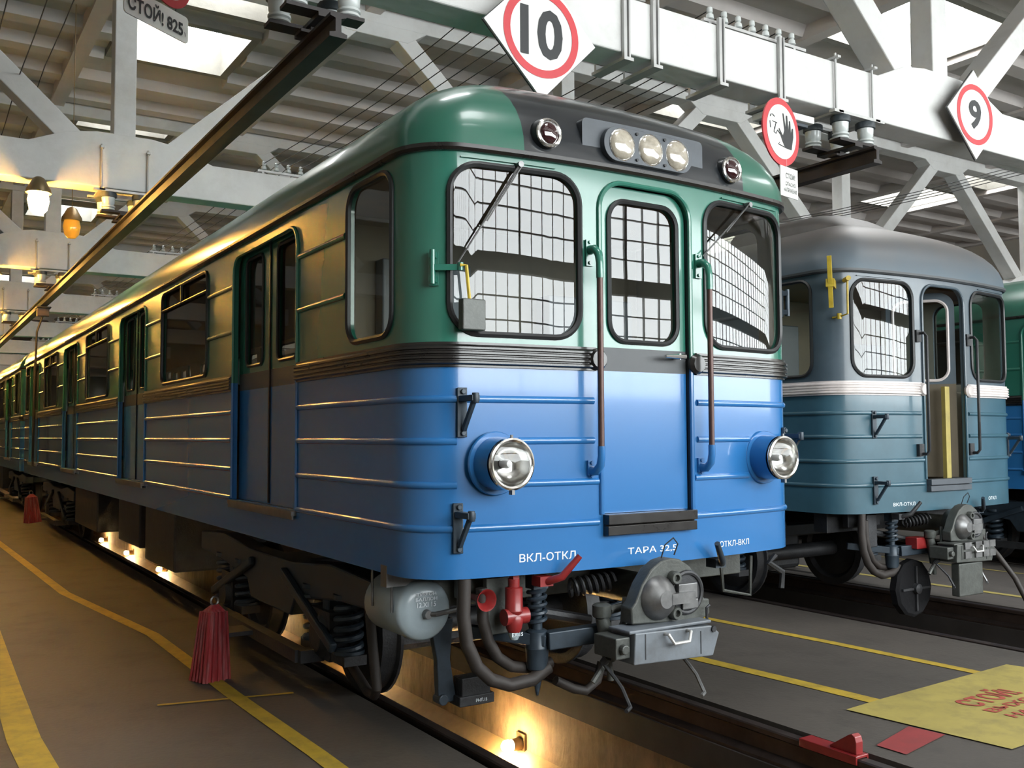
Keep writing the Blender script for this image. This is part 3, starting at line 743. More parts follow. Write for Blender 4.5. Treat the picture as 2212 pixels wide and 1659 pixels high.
def bogie(root, yb, near=True):
    f = MB()
    for sg in (-1, 1):
        x0, x1 = (-1.12, -.96) if sg < 0 else (.96, 1.12)
        prof = [(-1.92,.60), (-1.92,.76), (-1.2,.80), (-.5,.74), (.5,.74), (1.2,.80), (1.92,.76), (1.92,.60), (1.3,.58), (.55,.50), (.45,.36), (-.45,.36), (-.55,.50), (-1.3,.58)]
        f.prism([(x0, yb+a, z) for a, z in prof], (x1-x0, 0, 0))
        for s2 in (-1, 1):
            f.box(x0+.02, x1-.02, yb+s2*1.05-.05, yb+s2*1.05+.05, .40, .62)
            f.bar((x0-.02 if sg < 0 else x1+.02, yb+s2*.35, .66), (x0-.04 if sg < 0 else x1+.04, yb+s2*1.35, .30), .05, .07)
    f.box(-1.0, 1.0, yb-.25, yb+.25, .50, .72); f.box(-1.0, 1.0, yb-1.9, yb-1.78, .62, .74); f.box(-1.0, 1.0, yb+1.78, yb+1.9, .62, .74)
    o = obj('bogie_frame', f, 'iron_blue', root, bevel=.015, smooth=False)
    za = .324
    for s2 in (-1, 1):
        ya = yb+s2*1.05
        for sg in (-1, 1):
            def wh():
                m = MB(); m.lathe([(.10,-.07),(.12,-.07),(.30,-.03),(.34,-.065),(.39,-.065),(.39,.035),(.415,.05),(.415,.07),(.34,.07),(.30,.03),(.12,.05),(.10,.05)], (0,0,0), (1 if True else 1,0,0), 32); return m
            w = shared(('wheel',), 'wheel', wh, 'iron', o, (sg*.80, ya, za), (0,0,PI if sg > 0 else 0))
            def ab():
                m = MB(); m.lathe([(.13,0),(.15,.02),(.15,.14),(.11,.18),(.10,.19)], (-.98,0,0), (-1,0,0), 16); m.box(-1.12,-.97,-.38,.38,-.13,-.07); m.box(-1.13,-.97,-.16,.16,-.14,.17); return m
            shared(('axlebox',), 'axle_box', ab, 'iron', o, (0, ya, za), (0,0,PI if sg > 0 else 0))
            for s3 in (-1, 1):
                def sp(): m = MB(); m.coil((0,0,-.065), (0,0,.27), .078, .021, 5.2, 7, 14); m.cyl((0,0,.27),(0,0,.30),.10,n=16); m.cyl((0,0,-.07),(0,0,-.05),.10,n=16); return m
                shared(('spring',), 'coil_spring', sp, 'iron_blue', o, (sg*1.045, ya+s3*.27, za), None)
    for s2 in (-1, 1):
        ax = MB(); ax.cyl((-.98, yb+s2*1.05, za), (.98, yb+s2*1.05, za), .08); obj('axle', ax, 'iron', o)
        ax = MB(); ax.box(-.45+s2*.1, .45+s2*.1, yb+s2*.65-.3, yb+s2*.65+.3, .12, .62); obj('traction_motor', ax, 'iron', o, bevel=.05, smooth=False)
    for sg in (-1, 1):
        sh = MB(); sh.box(sg*1.24-.04, sg*1.24+.04, yb-1.0, yb+1.0, .16, .24); sh.bar((sg*1.1, yb-1.0, .2), (sg*1.26, yb-1.0, .2), .1, .08); sh.bar((sg*1.1, yb+1.0, .2), (sg*1.26, yb+1.0, .2), .1, .08)
        sh.box(sg*1.36-.10, sg*1.36+.10, yb-.12, yb+.12, .19, .22)
        obj('collector_beam', sh, 'iron', o, smooth=False)
def front(root, path, pal, openDoor, lead):
    P = path; up, low = pal['up'], pal['low']
    # windscreens
    for sg in (-1, 1):
        a, b = sorted((P.sx(sg*.452), P.sx(sg*1.182))); q = rr(a, b, 2.125, 2.985, .15, 8)
        o = obj('windscreen', ring(q, lambda s, z: P(s, z, .003), .017), 'rubber', root)
        m = MB(); slab(m, q, [], lambda s, z, off: P(s, z, -.010), 0, cx=P.cuts); obj('pane', m, 'pane', o)
        # drip strip and wiper
        d = MB(); sweep(P, *sorted((P.sx(sg*1.13), P.sx(sg*.60))), [(-.004, 3.012), (.012, 3.012), (.012, 3.019), (-.004, 3.019)], d); obj('drip_strip', d, up, root)
        if lead:
            w = MB(); t = P(P.sx(sg*.82), 3.0, .035); h = P(P.sx(-1.165 if sg < 0 else .40), 2.44 if sg < 0 else 2.64, .035)
            w.tube([t, h], [.007, .004], 6); w.tube([t+Vector((.010*-sg,-.01,0)), t+(h-t)*.55+Vector((.010,-.010,0))], .004, 6); w.cyl(P(P.sx(sg*.82), 3.0, -.01), P(P.sx(sg*.82), 3.0, .05), .016, n=10)
            obj('wiper', w, 'steel', root)
    # red marker lamps and the three-lamp panel
    if lead:
        for sg in (-1, 1):
            c = Vector((sg*.66, .05, 3.185)); m = MB(); m.lathe([(.085,0),(.085,.03),(.075,.06)], c, (0,-1,0), 24); o = obj('marker_lamp', m, pal['panel'], root)
            m = MB(); m.torus(c+Vector((0,-.062,0)), (0,-1,0), .068, .011, 28, 8); obj('lamp_ring', m, 'chrome', o)
            m = MB(); m.lathe([(.062,.055),(.058,.068),(.04,.080),(.001,.085)], c, (0,-1,0), 22); obj('lens', m, 'lamp_lens_red', o)
        pl = MB()
        mp = lambda a, z, off: Vector((a, .045-off*1.0+P.k*a*a*.4, z))
        slab(pl, rr(-.435, .435, 3.105, 3.315, .03), [], lambda a, z, off: Vector((a, -.012+P.k*a*a-off, z+(0 if True else 0))), .08, cx=[-.3,-.15,0,.15,.3]); pn = obj('lamp_panel', pl, 'panel_grey', root)
        bo = MB(); slab(bo, rr(-.32, .315, 3.095, 3.285, .09, 8), [], lambda a, z, off: Vector((a, -.048+P.k*a*a-off, z)), .05, cx=[-.2,-.1,0,.1,.2]); obj('lamp_boss', bo, 'panel_grey', pn, bevel=.006)
        for x in (-.197, 0.0, .197):
            c = Vector((x, -.045+P.k*x*x, 3.19)); m = MB(); m.torus(c, (0,-1,0), .084, .006, 30, 6); o = obj('lamp_ring', m, 'chrome', pn)
            m = MB(); m.lathe([(.083,0),(.078,.010),(.055,.020),(.001,.027)], c, (0,-1,0), 26); obj('lens', m, 'lamp_lens', pn)
        for x, z in ((-.10,3.262),(.10,3.262),(-.10,3.118),(.10,3.118)):
            m = MB(); m.cyl((x,-.045,z),(x,-.056,z),.009,n=8); obj('bolt', m, 'iron', pn)
    # headlights
    for sg in ((-1, 1) if lead else ()):
        s0 = P.sx(sg*.96); b = P(s0, 1.479, 0); c = Vector((sg*.955, -.10, 1.479))
        m = MB(); m.lathe([(.160,.0),(.160,.006),(.155,.012)], (c.x, b.y-.012, c.z), (0,-1,0), 32, cap0=False); m.lathe([(.138,-.10),(.134,.02),(.128,.145)], (c.x, b.y, c.z), (0,-1,0), 32, cap0=False, cap1=False)
        o = obj('headlight', m, low if lead else 'iron', root)
        if not lead: o.hide_render = False
        m = MB(); m.torus(c, (0,-1,0), .118, .013, 36, 8); obj('chrome_ring', m, 'chrome', o)
        m = MB(); m.lathe([(.116,.0),(.112,-.02),(.09,-.06),(.05,-.085),(.012,-.09)], c, (0,-1,0), 28, cap0=False); obj('reflector', m, 'reflector', o)
        m = MB(); m.lathe([(.022,-.085),(.024,-.04),(.016,-.02),(.001,-.015)], c, (0,-1,0), 12); obj('bulb', m, 'lamp_white', o)
        m = MB(); m.lathe([(.116,.004),(.09,.014),(.05,.022),(.001,.026)], c, (0,-1,0), 24, cap0=False); obj('lens_glass', m, 'lens_glass', o)
        m = MB(); m.box(c.x-.008, c.x+.008, -.115, -.085, 1.479-.148, 1.479-.126); m.cyl((c.x,-.10,1.479+.128),(c.x,-.10,1.479+.142),.008,n=8); obj('clip', m, 'steel', o)
    # footstep brackets at the corners
    def bracket(s, zt, h=.205):
        m = MB(); n = (P(s, zt, 1)-P(s, zt, 0)); 
        def q(o_, z, da=0.0): return P(s+da, z, 0)+Vector((0, -o_, 0))
        m.bar(q(.012, zt+.02), q(.012, zt-h-.02), .05, .018, up=n)
        m.bar(q(.02, zt-.035), q(.15, zt-.035), .045, .03); m.bar(q(.14, zt-.035), q(.03, zt-h+.015), .022, .022)
        m.cyl(q(.145, zt-.06), q(.145, zt-.01), .018, n=10)
        for z in (zt, zt-h): m.cyl(q(.02, z), q(.034, z), .014, n=8)
        obj('footstep', m, 'iron_blue', root, bevel=.003)
    for s, z in ((P.sx(-1.13), 1.835), (P.sx(-1.15), 1.268), (P.sx(1.20), 1.64)) if lead else ((P.sx(-.98), 1.80), (P.sx(-.98), 1.22), (P.sx(1.2), 1.60)): bracket(s, z)
    # handrails beside the door
    for sg in (-1, 1):
        x = sg*.392; y0 = P.k*x*x
        if lead:
            for z0, z1, mt in ((2.60, 2.47, up), (1.43, 1.53, low)):
                d = 1 if z1 < z0 else -1
                m = MB(); m.prism([(x-.026, y0-.002, z0+.055), (x+.022, y0-.002, z0+.055), (x+.022, y0-.002, z0-.055-d*.03), (x-.026, y0-.002, z0-.055-d*.03)], (0,-.012,0))
                m.tube([(x, y0, z0), (x, y0-.05, z0), (x, y0-.085, z0-d*.03), (x, y0-.095, z0-d*.08), (x, y0-.095, z1-d*.03)], [.026,.024,.022,.020,.020], 10)
                for dz in (.042, -.048-d*.02): m.cyl((x-.002, y0-.012, z0+dz), (x-.002, y0-.022, z0+dz), .010, n=8)
                obj('handrail_bracket', m, mt, root)
            m = MB(); m.cyl((x, y0-.095, 1.50), (x, y0-.095, 2.47), .0165, n=12); obj('handrail', m, 'copper', root)
        else:
            m = MB(); m.tube([(x, y0, 2.53), (x, y0-.07, 2.53), (x+.0, y0-.095, 2.50), (x, y0-.095, 1.46), (x, y0-.07, 1.43), (x, y0, 1.43)], .014, 8)
            for z in (2.5, 1.46): m.box(x-.05, x+.02, y0-.03, y0, z-.05, z+.06)
            obj('handrail', m, 'iron', root)
        k = MB(); k.lathe([(.055,0),(.06,.02),(.045,.04)], P(P.sx(sg*.355), 2.018, .005), P(P.sx(sg*.355), 0, 1)-P(P.sx(sg*.355), 0, 0), 14); obj('belt_end_cap', k, pal['belt'], root)
    # front door
    fmat = lambda a, z: 1 if z < 1.962 else (2 if z < 2.09 else 0)
    dm = MB(); slab(dm, rr(-.308, .308, 1.20, 2.975, .14, 8, rb=.004), [rr(-.245, .245, 2.125, 2.90, .11, 8)], lambda a, z, off: Vector((a, .030-off, z)), .035, fmat, 3, cz=(1.962, 2.09))
    rot = None; loc = None
    if openDoor: loc = (.29, .07, 0); rot = (0, 0, math.radians(-52))
    if openDoor:
        dm.v = [(x+.308 if False else x-.308, y, z) for x, y, z in dm.v]
    door = obj('front_door', dm, [up, 'cab_wall', 'cab_wall', 'cab_wall'] if openDoor else [up, low, pal['band'], 'cream'], root, loc, rot, sharp=35)
    dx = -.308 if openDoor else 0
    q = rr(-.245, .245, 2.125, 2.90, .11, 8)
    obj('gasket', ring(q, lambda a, z: (a+dx, .026, z), .015), 'rubber' if not openDoor else 'belt_white', door)
    m = MB(); slab(m, q, [], lambda a, z, off: Vector((a+dx, .042, z)), 0); obj('pane', m, 'pane', door)
    if not openDoor:
        m = MB(); m.tube([(.215,.03,2.055), (.215,-.03,2.055)], .016, 8); m.tube([(.25,-.03,2.055), (.10,-.035,2.052)], [.015,.009], 8); obj('door_handle', m, 'chrome', door)
        m = MB(); m.box(.312, .326, .0, .035, 1.2, 2.85); obj('door_gap_shade', m, 'rubber', root, smooth=False)  # dark strip stands in for the shaded gap beside the door
    ed = MB(); q = rr(-.325, .325, 1.20, 2.99, .155, 8, rb=.004)
    
    line = [(.325, 1.2), (.325, 2.02)]+[p for p in q if p[1] > 2.7]+[(-.325, 2.02), (-.325, 1.2)]
    ed.tube([P(a, z, .004) for a, z in line], .014, 8); obj('door_frame', twotone(ed), [up, low], root)
    st = MB(); st.box(-.315, .315, -.045, .06, 1.145, 1.198); st.box(-.315, .315, -.040, .06, 1.088, 1.138); st.box(-.315, .315, -.02, .05, 1.138, 1.145)
    obj('door_step', st, 'belt' if lead else 'panel_grey', root, bevel=.006, smooth=False)
    # stencilled lettering
    T = [('ВКЛ-ОТКЛ', -.655, 1.0, .33, .042), ('ТАРА 32,5', .02, .992, .35, .040), ('ОТКЛ-ВКЛ', .675, .984, .265, .034)] if lead else [('ВКЛ-ОТКЛ', -.62, .985, .28, .032), ('ОТКЛ', .78, .985, .16, .032)]
    for tx, x, z, w, h in T:
        m = MB(); letters(m, tx, w, h, lambda a, b: P(P.sx(x)+a, z+b, .002), bold=.008); obj('lettering', m, 'white_letter', root, smooth=False)
    # cut-out cock handles
    for x, col, sgn, yy in ((-.66, 'red' if lead else 'iron', 1, 0), (.56, 'iron_blue', -1, 0)):
        m = MB(); m.tube([(x-.12*sgn*0, .10, .86), (x, .02, .875), (x+.05*sgn, -.03, .90), (x+.13*sgn, -.075, 1.005)], [.018,.020,.020,.016], 10); m.box(x-.05, x+.03, .02, .10, .85, .90); obj('cock_handle', m, col, root)
    # interior of the cab
    b = MB(); b.box(-HW+.06, HW-.06, 1.62, 1.66, 1.14, 3.03); bw = obj('cab_partition', b, 'cab_wall', root, smooth=False)
    b = MB(); b.box(-.9, -.25, 1.50, 1.615, 1.9, 2.75); b.box(.35, 1.1, 1.45, 1.615, 1.5, 2.6); obj('cab_cabinet', b, 'panel_grey', root, bevel=.01, smooth=False)
    b = MB(); b.box(-1.08, -.40, .16, .62, 1.14, 2.06); obj('driver_desk', b, 'cream', root, bevel=.02, smooth=False)
    b = MB(); b.box(.42, 1.08, .16, .55, 1.14, 2.02); obj('side_desk', b, 'cream', root, bevel=.02, smooth=False)
    if lead:
        b = MB(); b.box(-1.165, -1.035, .005, .055, 2.135, 2.29); bx = obj('wiper_motor', b, 'coupler_grey', root, bevel=.006, smooth=False)
        b = MB(); b.tube([(-1.165,.035,2.455), (-1.135,.025,2.455), (-1.115,.03,2.29)], .009, 6); obj('drive_rod', b, 'yellow_paint', bx)
        b = MB(); b.box(-.80, -.55, .20, .42, 2.06, 2.075); b.prism([(-.76,.18,2.08), (-.58,.18,2.12), (-.50,.38,2.10), (-.68,.40,2.075)], (0,0,.006)); obj('papers', b, 'sign_white', root, smooth=False)
        # mirror hinge on each corner pillar
        for sg in (-1, 1):
            s = P.sx(sg*1.245); m = MB()
            m.bar(P(s, 2.53, .008), P(s, 2.36, .008), .05, .014, up=P(s, 0, 1)-P(s, 0, 0)); m.cyl(P(s, 2.535, .04), P(s, 2.365, .04), .014, n=10)
            for z in (2.51, 2.39): m.bar(P(s, z, 0), P(s, z, .045), .035, .03)
            if sg < 0: m.bar(P(s, 2.447, .04), P(P.sx(-1.14), 2.447, .045), .02, .03); m.cyl(P(P.sx(-1.14), 2.43, .05), P(P.sx(-1.14), 2.47, .05), .016, n=10)
            obj('mirror_hinge', m, 'iron_blue' if sg > 0 else up, root)
    undercarriage(root, lead)
CPL = [(1370,1351), (1368,1316), (1378,1303), (1392,1264), (1411,1232), (1433,1213), (1453,1206), (1474,1209), (1496,1225), (1513,1256), (1526,1294), (1537,1294), (1538,1326), (1521,1339), (1460,1345)]
def undercarriage(root, lead):
    # coupler head with its two-lobed face
    pts = []
    for u, v in CPL: p = at(u, v, 'y', -.23); pts.append((p.x, p.z))
    cx = .0; sc = 1.0
    m = MB(); m.prism([(x, -.215, z) for x, z in pts], (0, .09, 0)); m.cyl((0,.0,.77), (0,-.13,.77), .14, .19, 20); m.cyl((0,.9,.77), (0,.0,.77), .09, n=16)
    cp = obj('coupler_head', m, 'coupler_grey', root, bevel=.008, sharp=30)
    m = MB(); m.lathe([(.115,0),(.112,.015),(.085,.05),(.05,.07),(.045,.075)], (-.135,-.213,.775), (0,-1,0), 28); m.box(-.10,.06,-.29,-.22,.745,.80); obj('coupling_cone', m, 'steel', cp)
    m = MB(); m.torus((.062,-.216,.785), (0,-1,0), .105, .014, 28, 8); m.cyl((.062,-.214,.785), (.062,-.218,.785), .10, n=28); obj('coupling_socket', m, 'iron', cp)
    m = MB(); m.box(-.03,.10,-.262,-.215,.76,.84); m.box(.02,.13,-.235,-.215,.70,.75); obj('coupling_hook', m, 'steel', cp, bevel=.004, smooth=False)
    for z in (.872, .690):
        m = MB(); m.lathe([(.036,0),(.036,.03),(.030,.04),(.018,.04),(.016,.02)], (-.035,-.215,z), (0,-1,0), 18, cap1=True); obj('air_port', m, 'coupler_grey', cp)
    m = MB(); m.tube([(-.07,-.17,.97), (-.06,-.19,1.04), (-.01,-.20,1.075), (.03,-.19,1.04), (.02,-.17,.98)], .004, 5); obj('wire_loop', m, 'iron', cp)
    # electric coupler box under the head
    fx = [at(u, v, 'y', -.31) for u, v in ((1373,1369), (1537,1351), (1554,1366), (1541,1416), (1370,1438))]
    m = MB(); m.prism([(p.x, -.31, p.z) for p in fx], (0, .19, 0)); m.box(fx[0].x-.03, fx[1].x+.01, -.30, -.13, fx[0].z-.005, fx[0].z+.012)
    eb = obj('electric_coupler', m, 'box_grey' if lead else 'coupler_grey', root, bevel=.006, smooth=False)  # darker grey off the leading car imitates the shade underneath
    c = at(1463, 1366, 'y', -.32); m = MB(); m.tube([(c.x-.075,-.30,c.z+.0), (c.x-.075,-.34,c.z), (c.x-.05,-.355,c.z-.045), (c.x+.05,-.355,c.z-.045), (c.x+.075,-.34,c.z), (c.x+.075,-.30,c.z)], .009, 8); obj('handle', m, 'galv', eb)
    m = MB(); m.box(fx[0].x+.06, fx[0].x+.065, -.3125, -.308, fx[4].z+.02, fx[0].z-.01); m.box(fx[1].x-.08, fx[1].x-.075, -.3125, -.308, fx[3].z+.02, fx[1].z-.02); m.cyl((fx[2].x-.045,-.305,.60),(fx[2].x-.045,-.32,.60),.016,n=10); m.tube([(fx[2].x-.03,-.25,.63),(fx[2].x-.03,-.25,.70),(fx[2].x-.01,-.25,.71)],.008,6); obj('latch', m, 'iron', eb, smooth=False)
    m = MB(); m.box(fx[0].x-.10, fx[0].x-.01, -.28, -.10, fx[4].z+.03, fx[0].z-.02); m.cyl((fx[0].x-.06,-.28,.56),(fx[0].x-.06,-.31,.56),.025,n=12); obj('hinge_block', m, 'coupler_grey', eb, bevel=.006, smooth=False)
    for x0, x1 in ((-.44,-.52), (.06,.02)):
        m = MB(); m.tube([(x0,-.14,.47), (x0+.03,-.20,.40), (x0+.04,-.24,.36), (x0+.06,-.28,.27)], .010, 6); m.tube([(x0+.06,-.28,.27), (x0+.01,-.31,.265)], .011, 6); m.cyl((x0,-.14,.47),(x0+.01,-.17,.50),.02,n=8); obj('release_lever', m, 'steel' if x0 > 0 else 'iron', eb)
    # drawbar springs, support beam, isolating cock with hose
    m = MB(); m.coil((-.42,.18,.80), (-.18,.10,.83), .045, .010, 7, 6, 12); m.tube([(-.75,.25,.72), (-.30,.15,.62)], .03, 8); obj('draft_spring', m, 'iron', root)
    m = MB(); m.bar((-.62,.10,.56), (-.28,.02,.58), .08, .09); m.bar((-.62,.10,.56), (-.95,.40,.60), .06, .06); obj('support_beam', m, 'iron_blue', root, bevel=.006, smooth=False)
    c = at(1300, 1320, 'y', -.05)
    m = MB(); m.lathe([(.045,0),(.05,.01),(.05,.06),(.035,.07)], c+Vector((0,0,-.03)), (0,0,1), 18); m.tube([c+Vector((0,0,-.03)), c+Vector((.03,0,-.13)), c+Vector((.045,0,-.26))], [.035,.042,.034], 12); m.cyl(c+Vector((.05,0,0)), c+Vector((.14,0,.01)), .022, n=12); m.cyl(c+Vector((.045,0,-.26)), c+Vector((.055,0,-.36)), .018, n=10)
    m.tube([c+Vector((.14,-.02,.06)), c+Vector((.10,-.05,-.06)), c+Vector((-.0,-.06,-.22)), c+Vector((-.10,-.05,-.34))], .016, 8); obj('isolating_cock', m, 'coupler_grey', root)
    # vertical shock absorber
    c = at(1160, 1375, 'y', .15)
    m = MB(); m.coil(c+Vector((0,0,.07)), c+Vector((0,0,.26)), .045, .012, 5, 6, 12); m.cyl(c+Vector((0,0,.03)), c+Vector((0,0,.36)), .028, n=12); m.box(c.x-.045, c.x+.045, c.y-.04, c.y+.04, c.z+.25, c.z+.36)
    m.lathe([(.04,.04),(.058,.03),(.06,-.05),(.064,-.055),(.06,-.07),(.056,-.16),(.03,-.18),(.024,-.22),(.006,-.30)], c, (0,0,1), 18); obj('shock_absorber', m, 'iron_blue', root)
    # two long air hoses looping across
    a = at(1010, 1330, 'y', .25); z0 = a.z
    m = MB(); m.tube([at(u, v, 'y', .12) for u, v in ((1003,1250), (1001,1330), (1008,1390), (1030,1440), (1060,1468), (1100,1480), (1150,1468), (1185,1440))], .034, 12); obj('air_hose', m, 'hose', root)
    m = MB(); m.tube([at(u, v, 'y', .2) for u, v in ((1040,1270), (1043,1340), (1055,1385), (1075,1420), (1105,1440), (1150,1444), (1190,1430))], .030, 12); obj('air_hose', m, 'hose', root)
    m = MB(); m.tube([at(u, v, 'y', .3) for u, v in ((1200,1470), (1240,1488), (1265,1492), (1290,1470), (1300,1430))], .026, 10); obj('air_hose', m, 'hose', root)
    # beams behind
    m = MB(); m.box(-1.15, 1.15, .45, .6, .72, .93); m.box(-1.0, -.55, .34, .40, .77, .92); m.box(-.92,-.78,.20,.24,.60,.92); m.box(-.92,-.78,.20,.5,.88,.92); obj('headstock', m, 'coupler_grey' if lead else 'iron', root, bevel=.006, smooth=False)
    if lead:
        # grey air tank at the left corner
        c = at(920, 1320, 'y', .42)
        m = MB(); m.lathe([(.02,-.004),(.10,-.001),(.142,.012),(.158,.035),(.158,.42),(.13,.46),(.02,.47)], c, (0,1,0), 32); tk = obj('air_tank', m, 'tank_grey', root)
        for tx, dz, w, h in (('ТИФОН', .088, .115, .018), ('БАЛЛОН', .062, .125, .018), ('12.XI 15', .034, .11, .026)):
            t = MB(); letters(t, tx, w, h, lambda a, b: (c.x+a, c.y+.004-.002*0-(.012 if False else .004)+.0*abs(dz), c.z+dz+b), bold=.02)
            t.v = [(x, c.y-.007+max(0, math.hypot(x-c.x, z-c.z)-.10)/.042*.013, z) for x, y, z in t.v]; obj('lettering', t, 'white_letter', tk, smooth=False)
        m = MB(); m.tube([c+Vector((.0,-.005,-.015)), c+Vector((.03,-.05,-.012)), c+Vector((.16,-.07,.005)), c+Vector((.20,-.07,.06)), c+Vector((.175,-.06,.19))], .013, 8); m.lathe([(.026,0),(.022,.03)], c+Vector((.0,-.005,-.015)), (0,-1,0), 12); obj('tank_pipe', m, 'steel', tk)
        m = MB()
        for s in (-1, 1):
            for dy in (.06, .30): m.cyl(c+Vector((s*.165,dy,.0)), c+Vector((s*.165,dy,.22)), .007, n=6)
        m.box(c.x-.2, c.x+.2, c.y+.05, c.y+.12, c.z+.13, c.z+.24); obj('tank_strap', m, 'steel', tk)
        # red horn and red safety valve
        h = at(1052, 1297, 'y', .12); m = MB(); m.lathe([(.012,.18),(.018,.10),(.030,.05),(.052,.004),(.056,.0),(.050,.004),(.026,.05),(.006,.09)], h, (0,1,0), 24); obj('horn', m, 'red', root)
        v = at(1110, 1310, 'y', .10); m = MB(); m.lathe([(.015,.14),(.03,.14),(.03,.10),(.045,.095),(.045,-.01),(.05,-.02),(.04,-.04),(.05,-.06),(.04,-.11),(.03,-.13)], v, (0,0,1), 18); m.cyl(v+Vector((-.06,0,-.05)), v+Vector((.075,0,-.05)), .042, n=16); m.box(v.x-.015, v.x+.02, v.y-.02, v.y+.02, v.z+.13, v.z+.17); va = obj('safety_valve', m, 'red', root)
        m = MB(); m.lathe([(.03,-.11),(.032,-.14),(.02,-.165),(.001,-.17)], v, (0,0,1), 14); obj('valve_tip', m, 'tank_grey', va)
        t = MB(); letters(t, 'ЕХ-15', .065, .020, lambda a, b: (v.x+a, v.y-.034, v.z-.135+b), bold=.01); obj('lettering', t, 'white_letter', va, smooth=False)
        # lifeguard bracket and lubricator box by the left rail
        m = MB(); m.prism([(-1.02,.62,.62), (-.88,.62,.62), (-.90,.62,.40), (-.86,.62,.17), (-.97,.62,.17), (-.98,.62,.40)], (0,.05,0)); m.cyl((-.95,.60,.19),(-.95,.68,.19),.03,n=10); lb = obj('lifeguard', m, 'iron_blue', root, bevel=.005, smooth=False)
        m = MB(); m.box(-.86,-.68,.56,.66,.20,.30); m.box(-.88,-.66,.55,.67,.15,.205); obj('shoe_box', m, 'iron', lb, bevel=.005, smooth=False)
        t = MB(); letters(t, 'РЫЛ.15', .07, .018, lambda a, b: (-.745+a, .547, .176+b), bold=.01); obj('lettering', t, 'white_letter', lb, smooth=False)
        m = MB(); m.tube([(-1.10,1.25,.62), (-1.08,1.22,.30), (-1.07,1.20,.14), (-1.05,1.28,.08), (-1.03,1.42,.07), (-1.02,1.62,.14), (-1.02,1.85,.24)], .030, 10); obj('air_hose', m, 'hose', root)
        # frame hanging at the right corner
        m = MB(); p = [at(u, v, 'y', .3) for u, v in ((1558,1225), (1562,1275), (1620,1285), (1622,1200))]; m.tube(p, .012, 6); obj('pipe_frame', m, 'coupler_grey', root); m = MB(); p = [at(u, v, 'y', .45) for u, v in ((1675,1200), (1660,1215), (1690,1235), (1688,1270))]; m.tube(p, .02, 6); obj('pipe_stub', m, 'iron', root)
    else:
        m = MB(); c = Vector((-.46, .10, .22)); m.lathe([(.10,-.05),(.235,-.05),(.26,-.03),(.26,.03),(.235,.05),(.10,.05)], c, (0,1,0), 12); obj('hose_reel', m, 'black_matte', root, sharp=20); m = MB(); m.lathe([(.05,.05),(.045,.09),(.02,.10)], c, (0,-1,0), 12); m.bar(c+Vector((-.2,-.055,0)), c+Vector((.2,-.055,0)), .03, .02); m.bar(c+Vector((0,-.055,-.2)), c+Vector((0,-.055,.2)), .03, .02, up=(1,0,0)); obj('reel_hub', m, 'iron', root)
        m = MB(); m.box(-.52,-.36,-.02,.1,.58,.68); obj('red_box', m, 'red', root, bevel=.005, smooth=False)
        m = MB(); m.box(-.30,.06,-.28,-.20,.17,.46); obj('lower_box', m, 'coupler_grey', root, bevel=.01, smooth=False)
        for x in (-.22, -.06, .06, .15):
            for z in (.54, .62): m = MB(); m.box(x-.05, x+.045, -.325, -.31, z-.03, z+.03); obj('contact_strip', m, 'steel', root, smooth=False)
        m = MB(); m.tube([(.13,-.15,.78), (.20,-.20,.66), (.27,-.30,.50), (.33,-.42,.30), (.38,-.52,.05), (.40,-.60,ZF+.03), (.8,-.95,ZF+.03)], .024, 10); obj('air_hose', m, 'hose', root)
P1 = dict(up='green', low='blue', band='band', belt='belt', roof='roof_lead', crown='roof_lead', gutter='belt', panel='black_panel')
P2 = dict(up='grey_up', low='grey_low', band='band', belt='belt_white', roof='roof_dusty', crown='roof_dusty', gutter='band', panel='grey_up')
P3 = dict(up='green', low='blue', band='band', belt='belt', roof='roof_green', crown='roof_dust', gutter='belt', panel='black_panel')
car1 = make_car('leading metro car painted green over blue, with red marker lamps', (0, 0, 0), P1, 'p1', cab=True, lead=True)
car1b = make_car('second green and blue car, coupled behind the leading one', (0, CARL+.85, 0), P1, 'p1', cab=False)
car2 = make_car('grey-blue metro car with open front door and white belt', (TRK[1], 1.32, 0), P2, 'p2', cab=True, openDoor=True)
car3 = make_car('green and blue car at the right edge, beyond the grey-blue one', (TRK[2]+.15, -.6, 0), P3, 'p1', cab=True)
# roof scoop, mirror bracket and pole of the grey-blue car
m = MB(); V = []; ny, nx = 10, 14
for i in range(ny+1):
    t = i/ny; y = .60+1.5*t; h = .24*math.sin(min(1, t*2.2)*PI/2); w = .46+.16*t
    for j in range(nx+1):
        a = PI*j/nx; x = -w*math.cos(a); n2 = 2.15
        base = ZG+(ZR-ZG)*(1-min(1, abs(x)/1.37)**n2)**(1/n2); base = base if y > 1.05 else ZG+(ZR-ZG)*(1-min(1, math.hypot(x/1.37, (1.05-y)/1.05))**n2)**(1/n2)
        V.append((x, y, base-.03+h*math.sin(a)**.5))
F = [(i*(nx+1)+j, i*(nx+1)+j+1, (i+1)*(nx+1)+j+1, (i+1)*(nx+1)+j) for i in range(ny) for j in range(nx)]
m.add(V, F); obj('roof_scoop', m, 'grey_roof', car2, sharp=60)
m = MB(); m.prism([V[ny*(nx+1)+j] for j in range(nx+1)], (0,.01,0)); obj('scoop_opening', m, 'rubber', car2, smooth=False)
s = CABP.sx(-1.30)
m = MB(); m.bar(CABP(s, 3.16, .20), CABP(s, 2.72, .10), .035, .05); m.bar(CABP(s, 2.93, .0), CABP(s, 2.93, .17), .07, .07); m.cyl(CABP(s+.10, 2.965, .03), CABP(s+.10, 2.965, .16), .022, n=10)
m.tube([CABP(s+.10, 2.96, .12), CABP(s+.10, 2.66, .11), CABP(s+.05, 2.64, .06), CABP(s, 2.64, .0)], .010, 6); m.cyl(CABP(s+.05, 2.62, .06), CABP(s+.05, 2.67, .06), .02, n=8); obj('mirror_bracket', m, 'yellow_paint', car2)
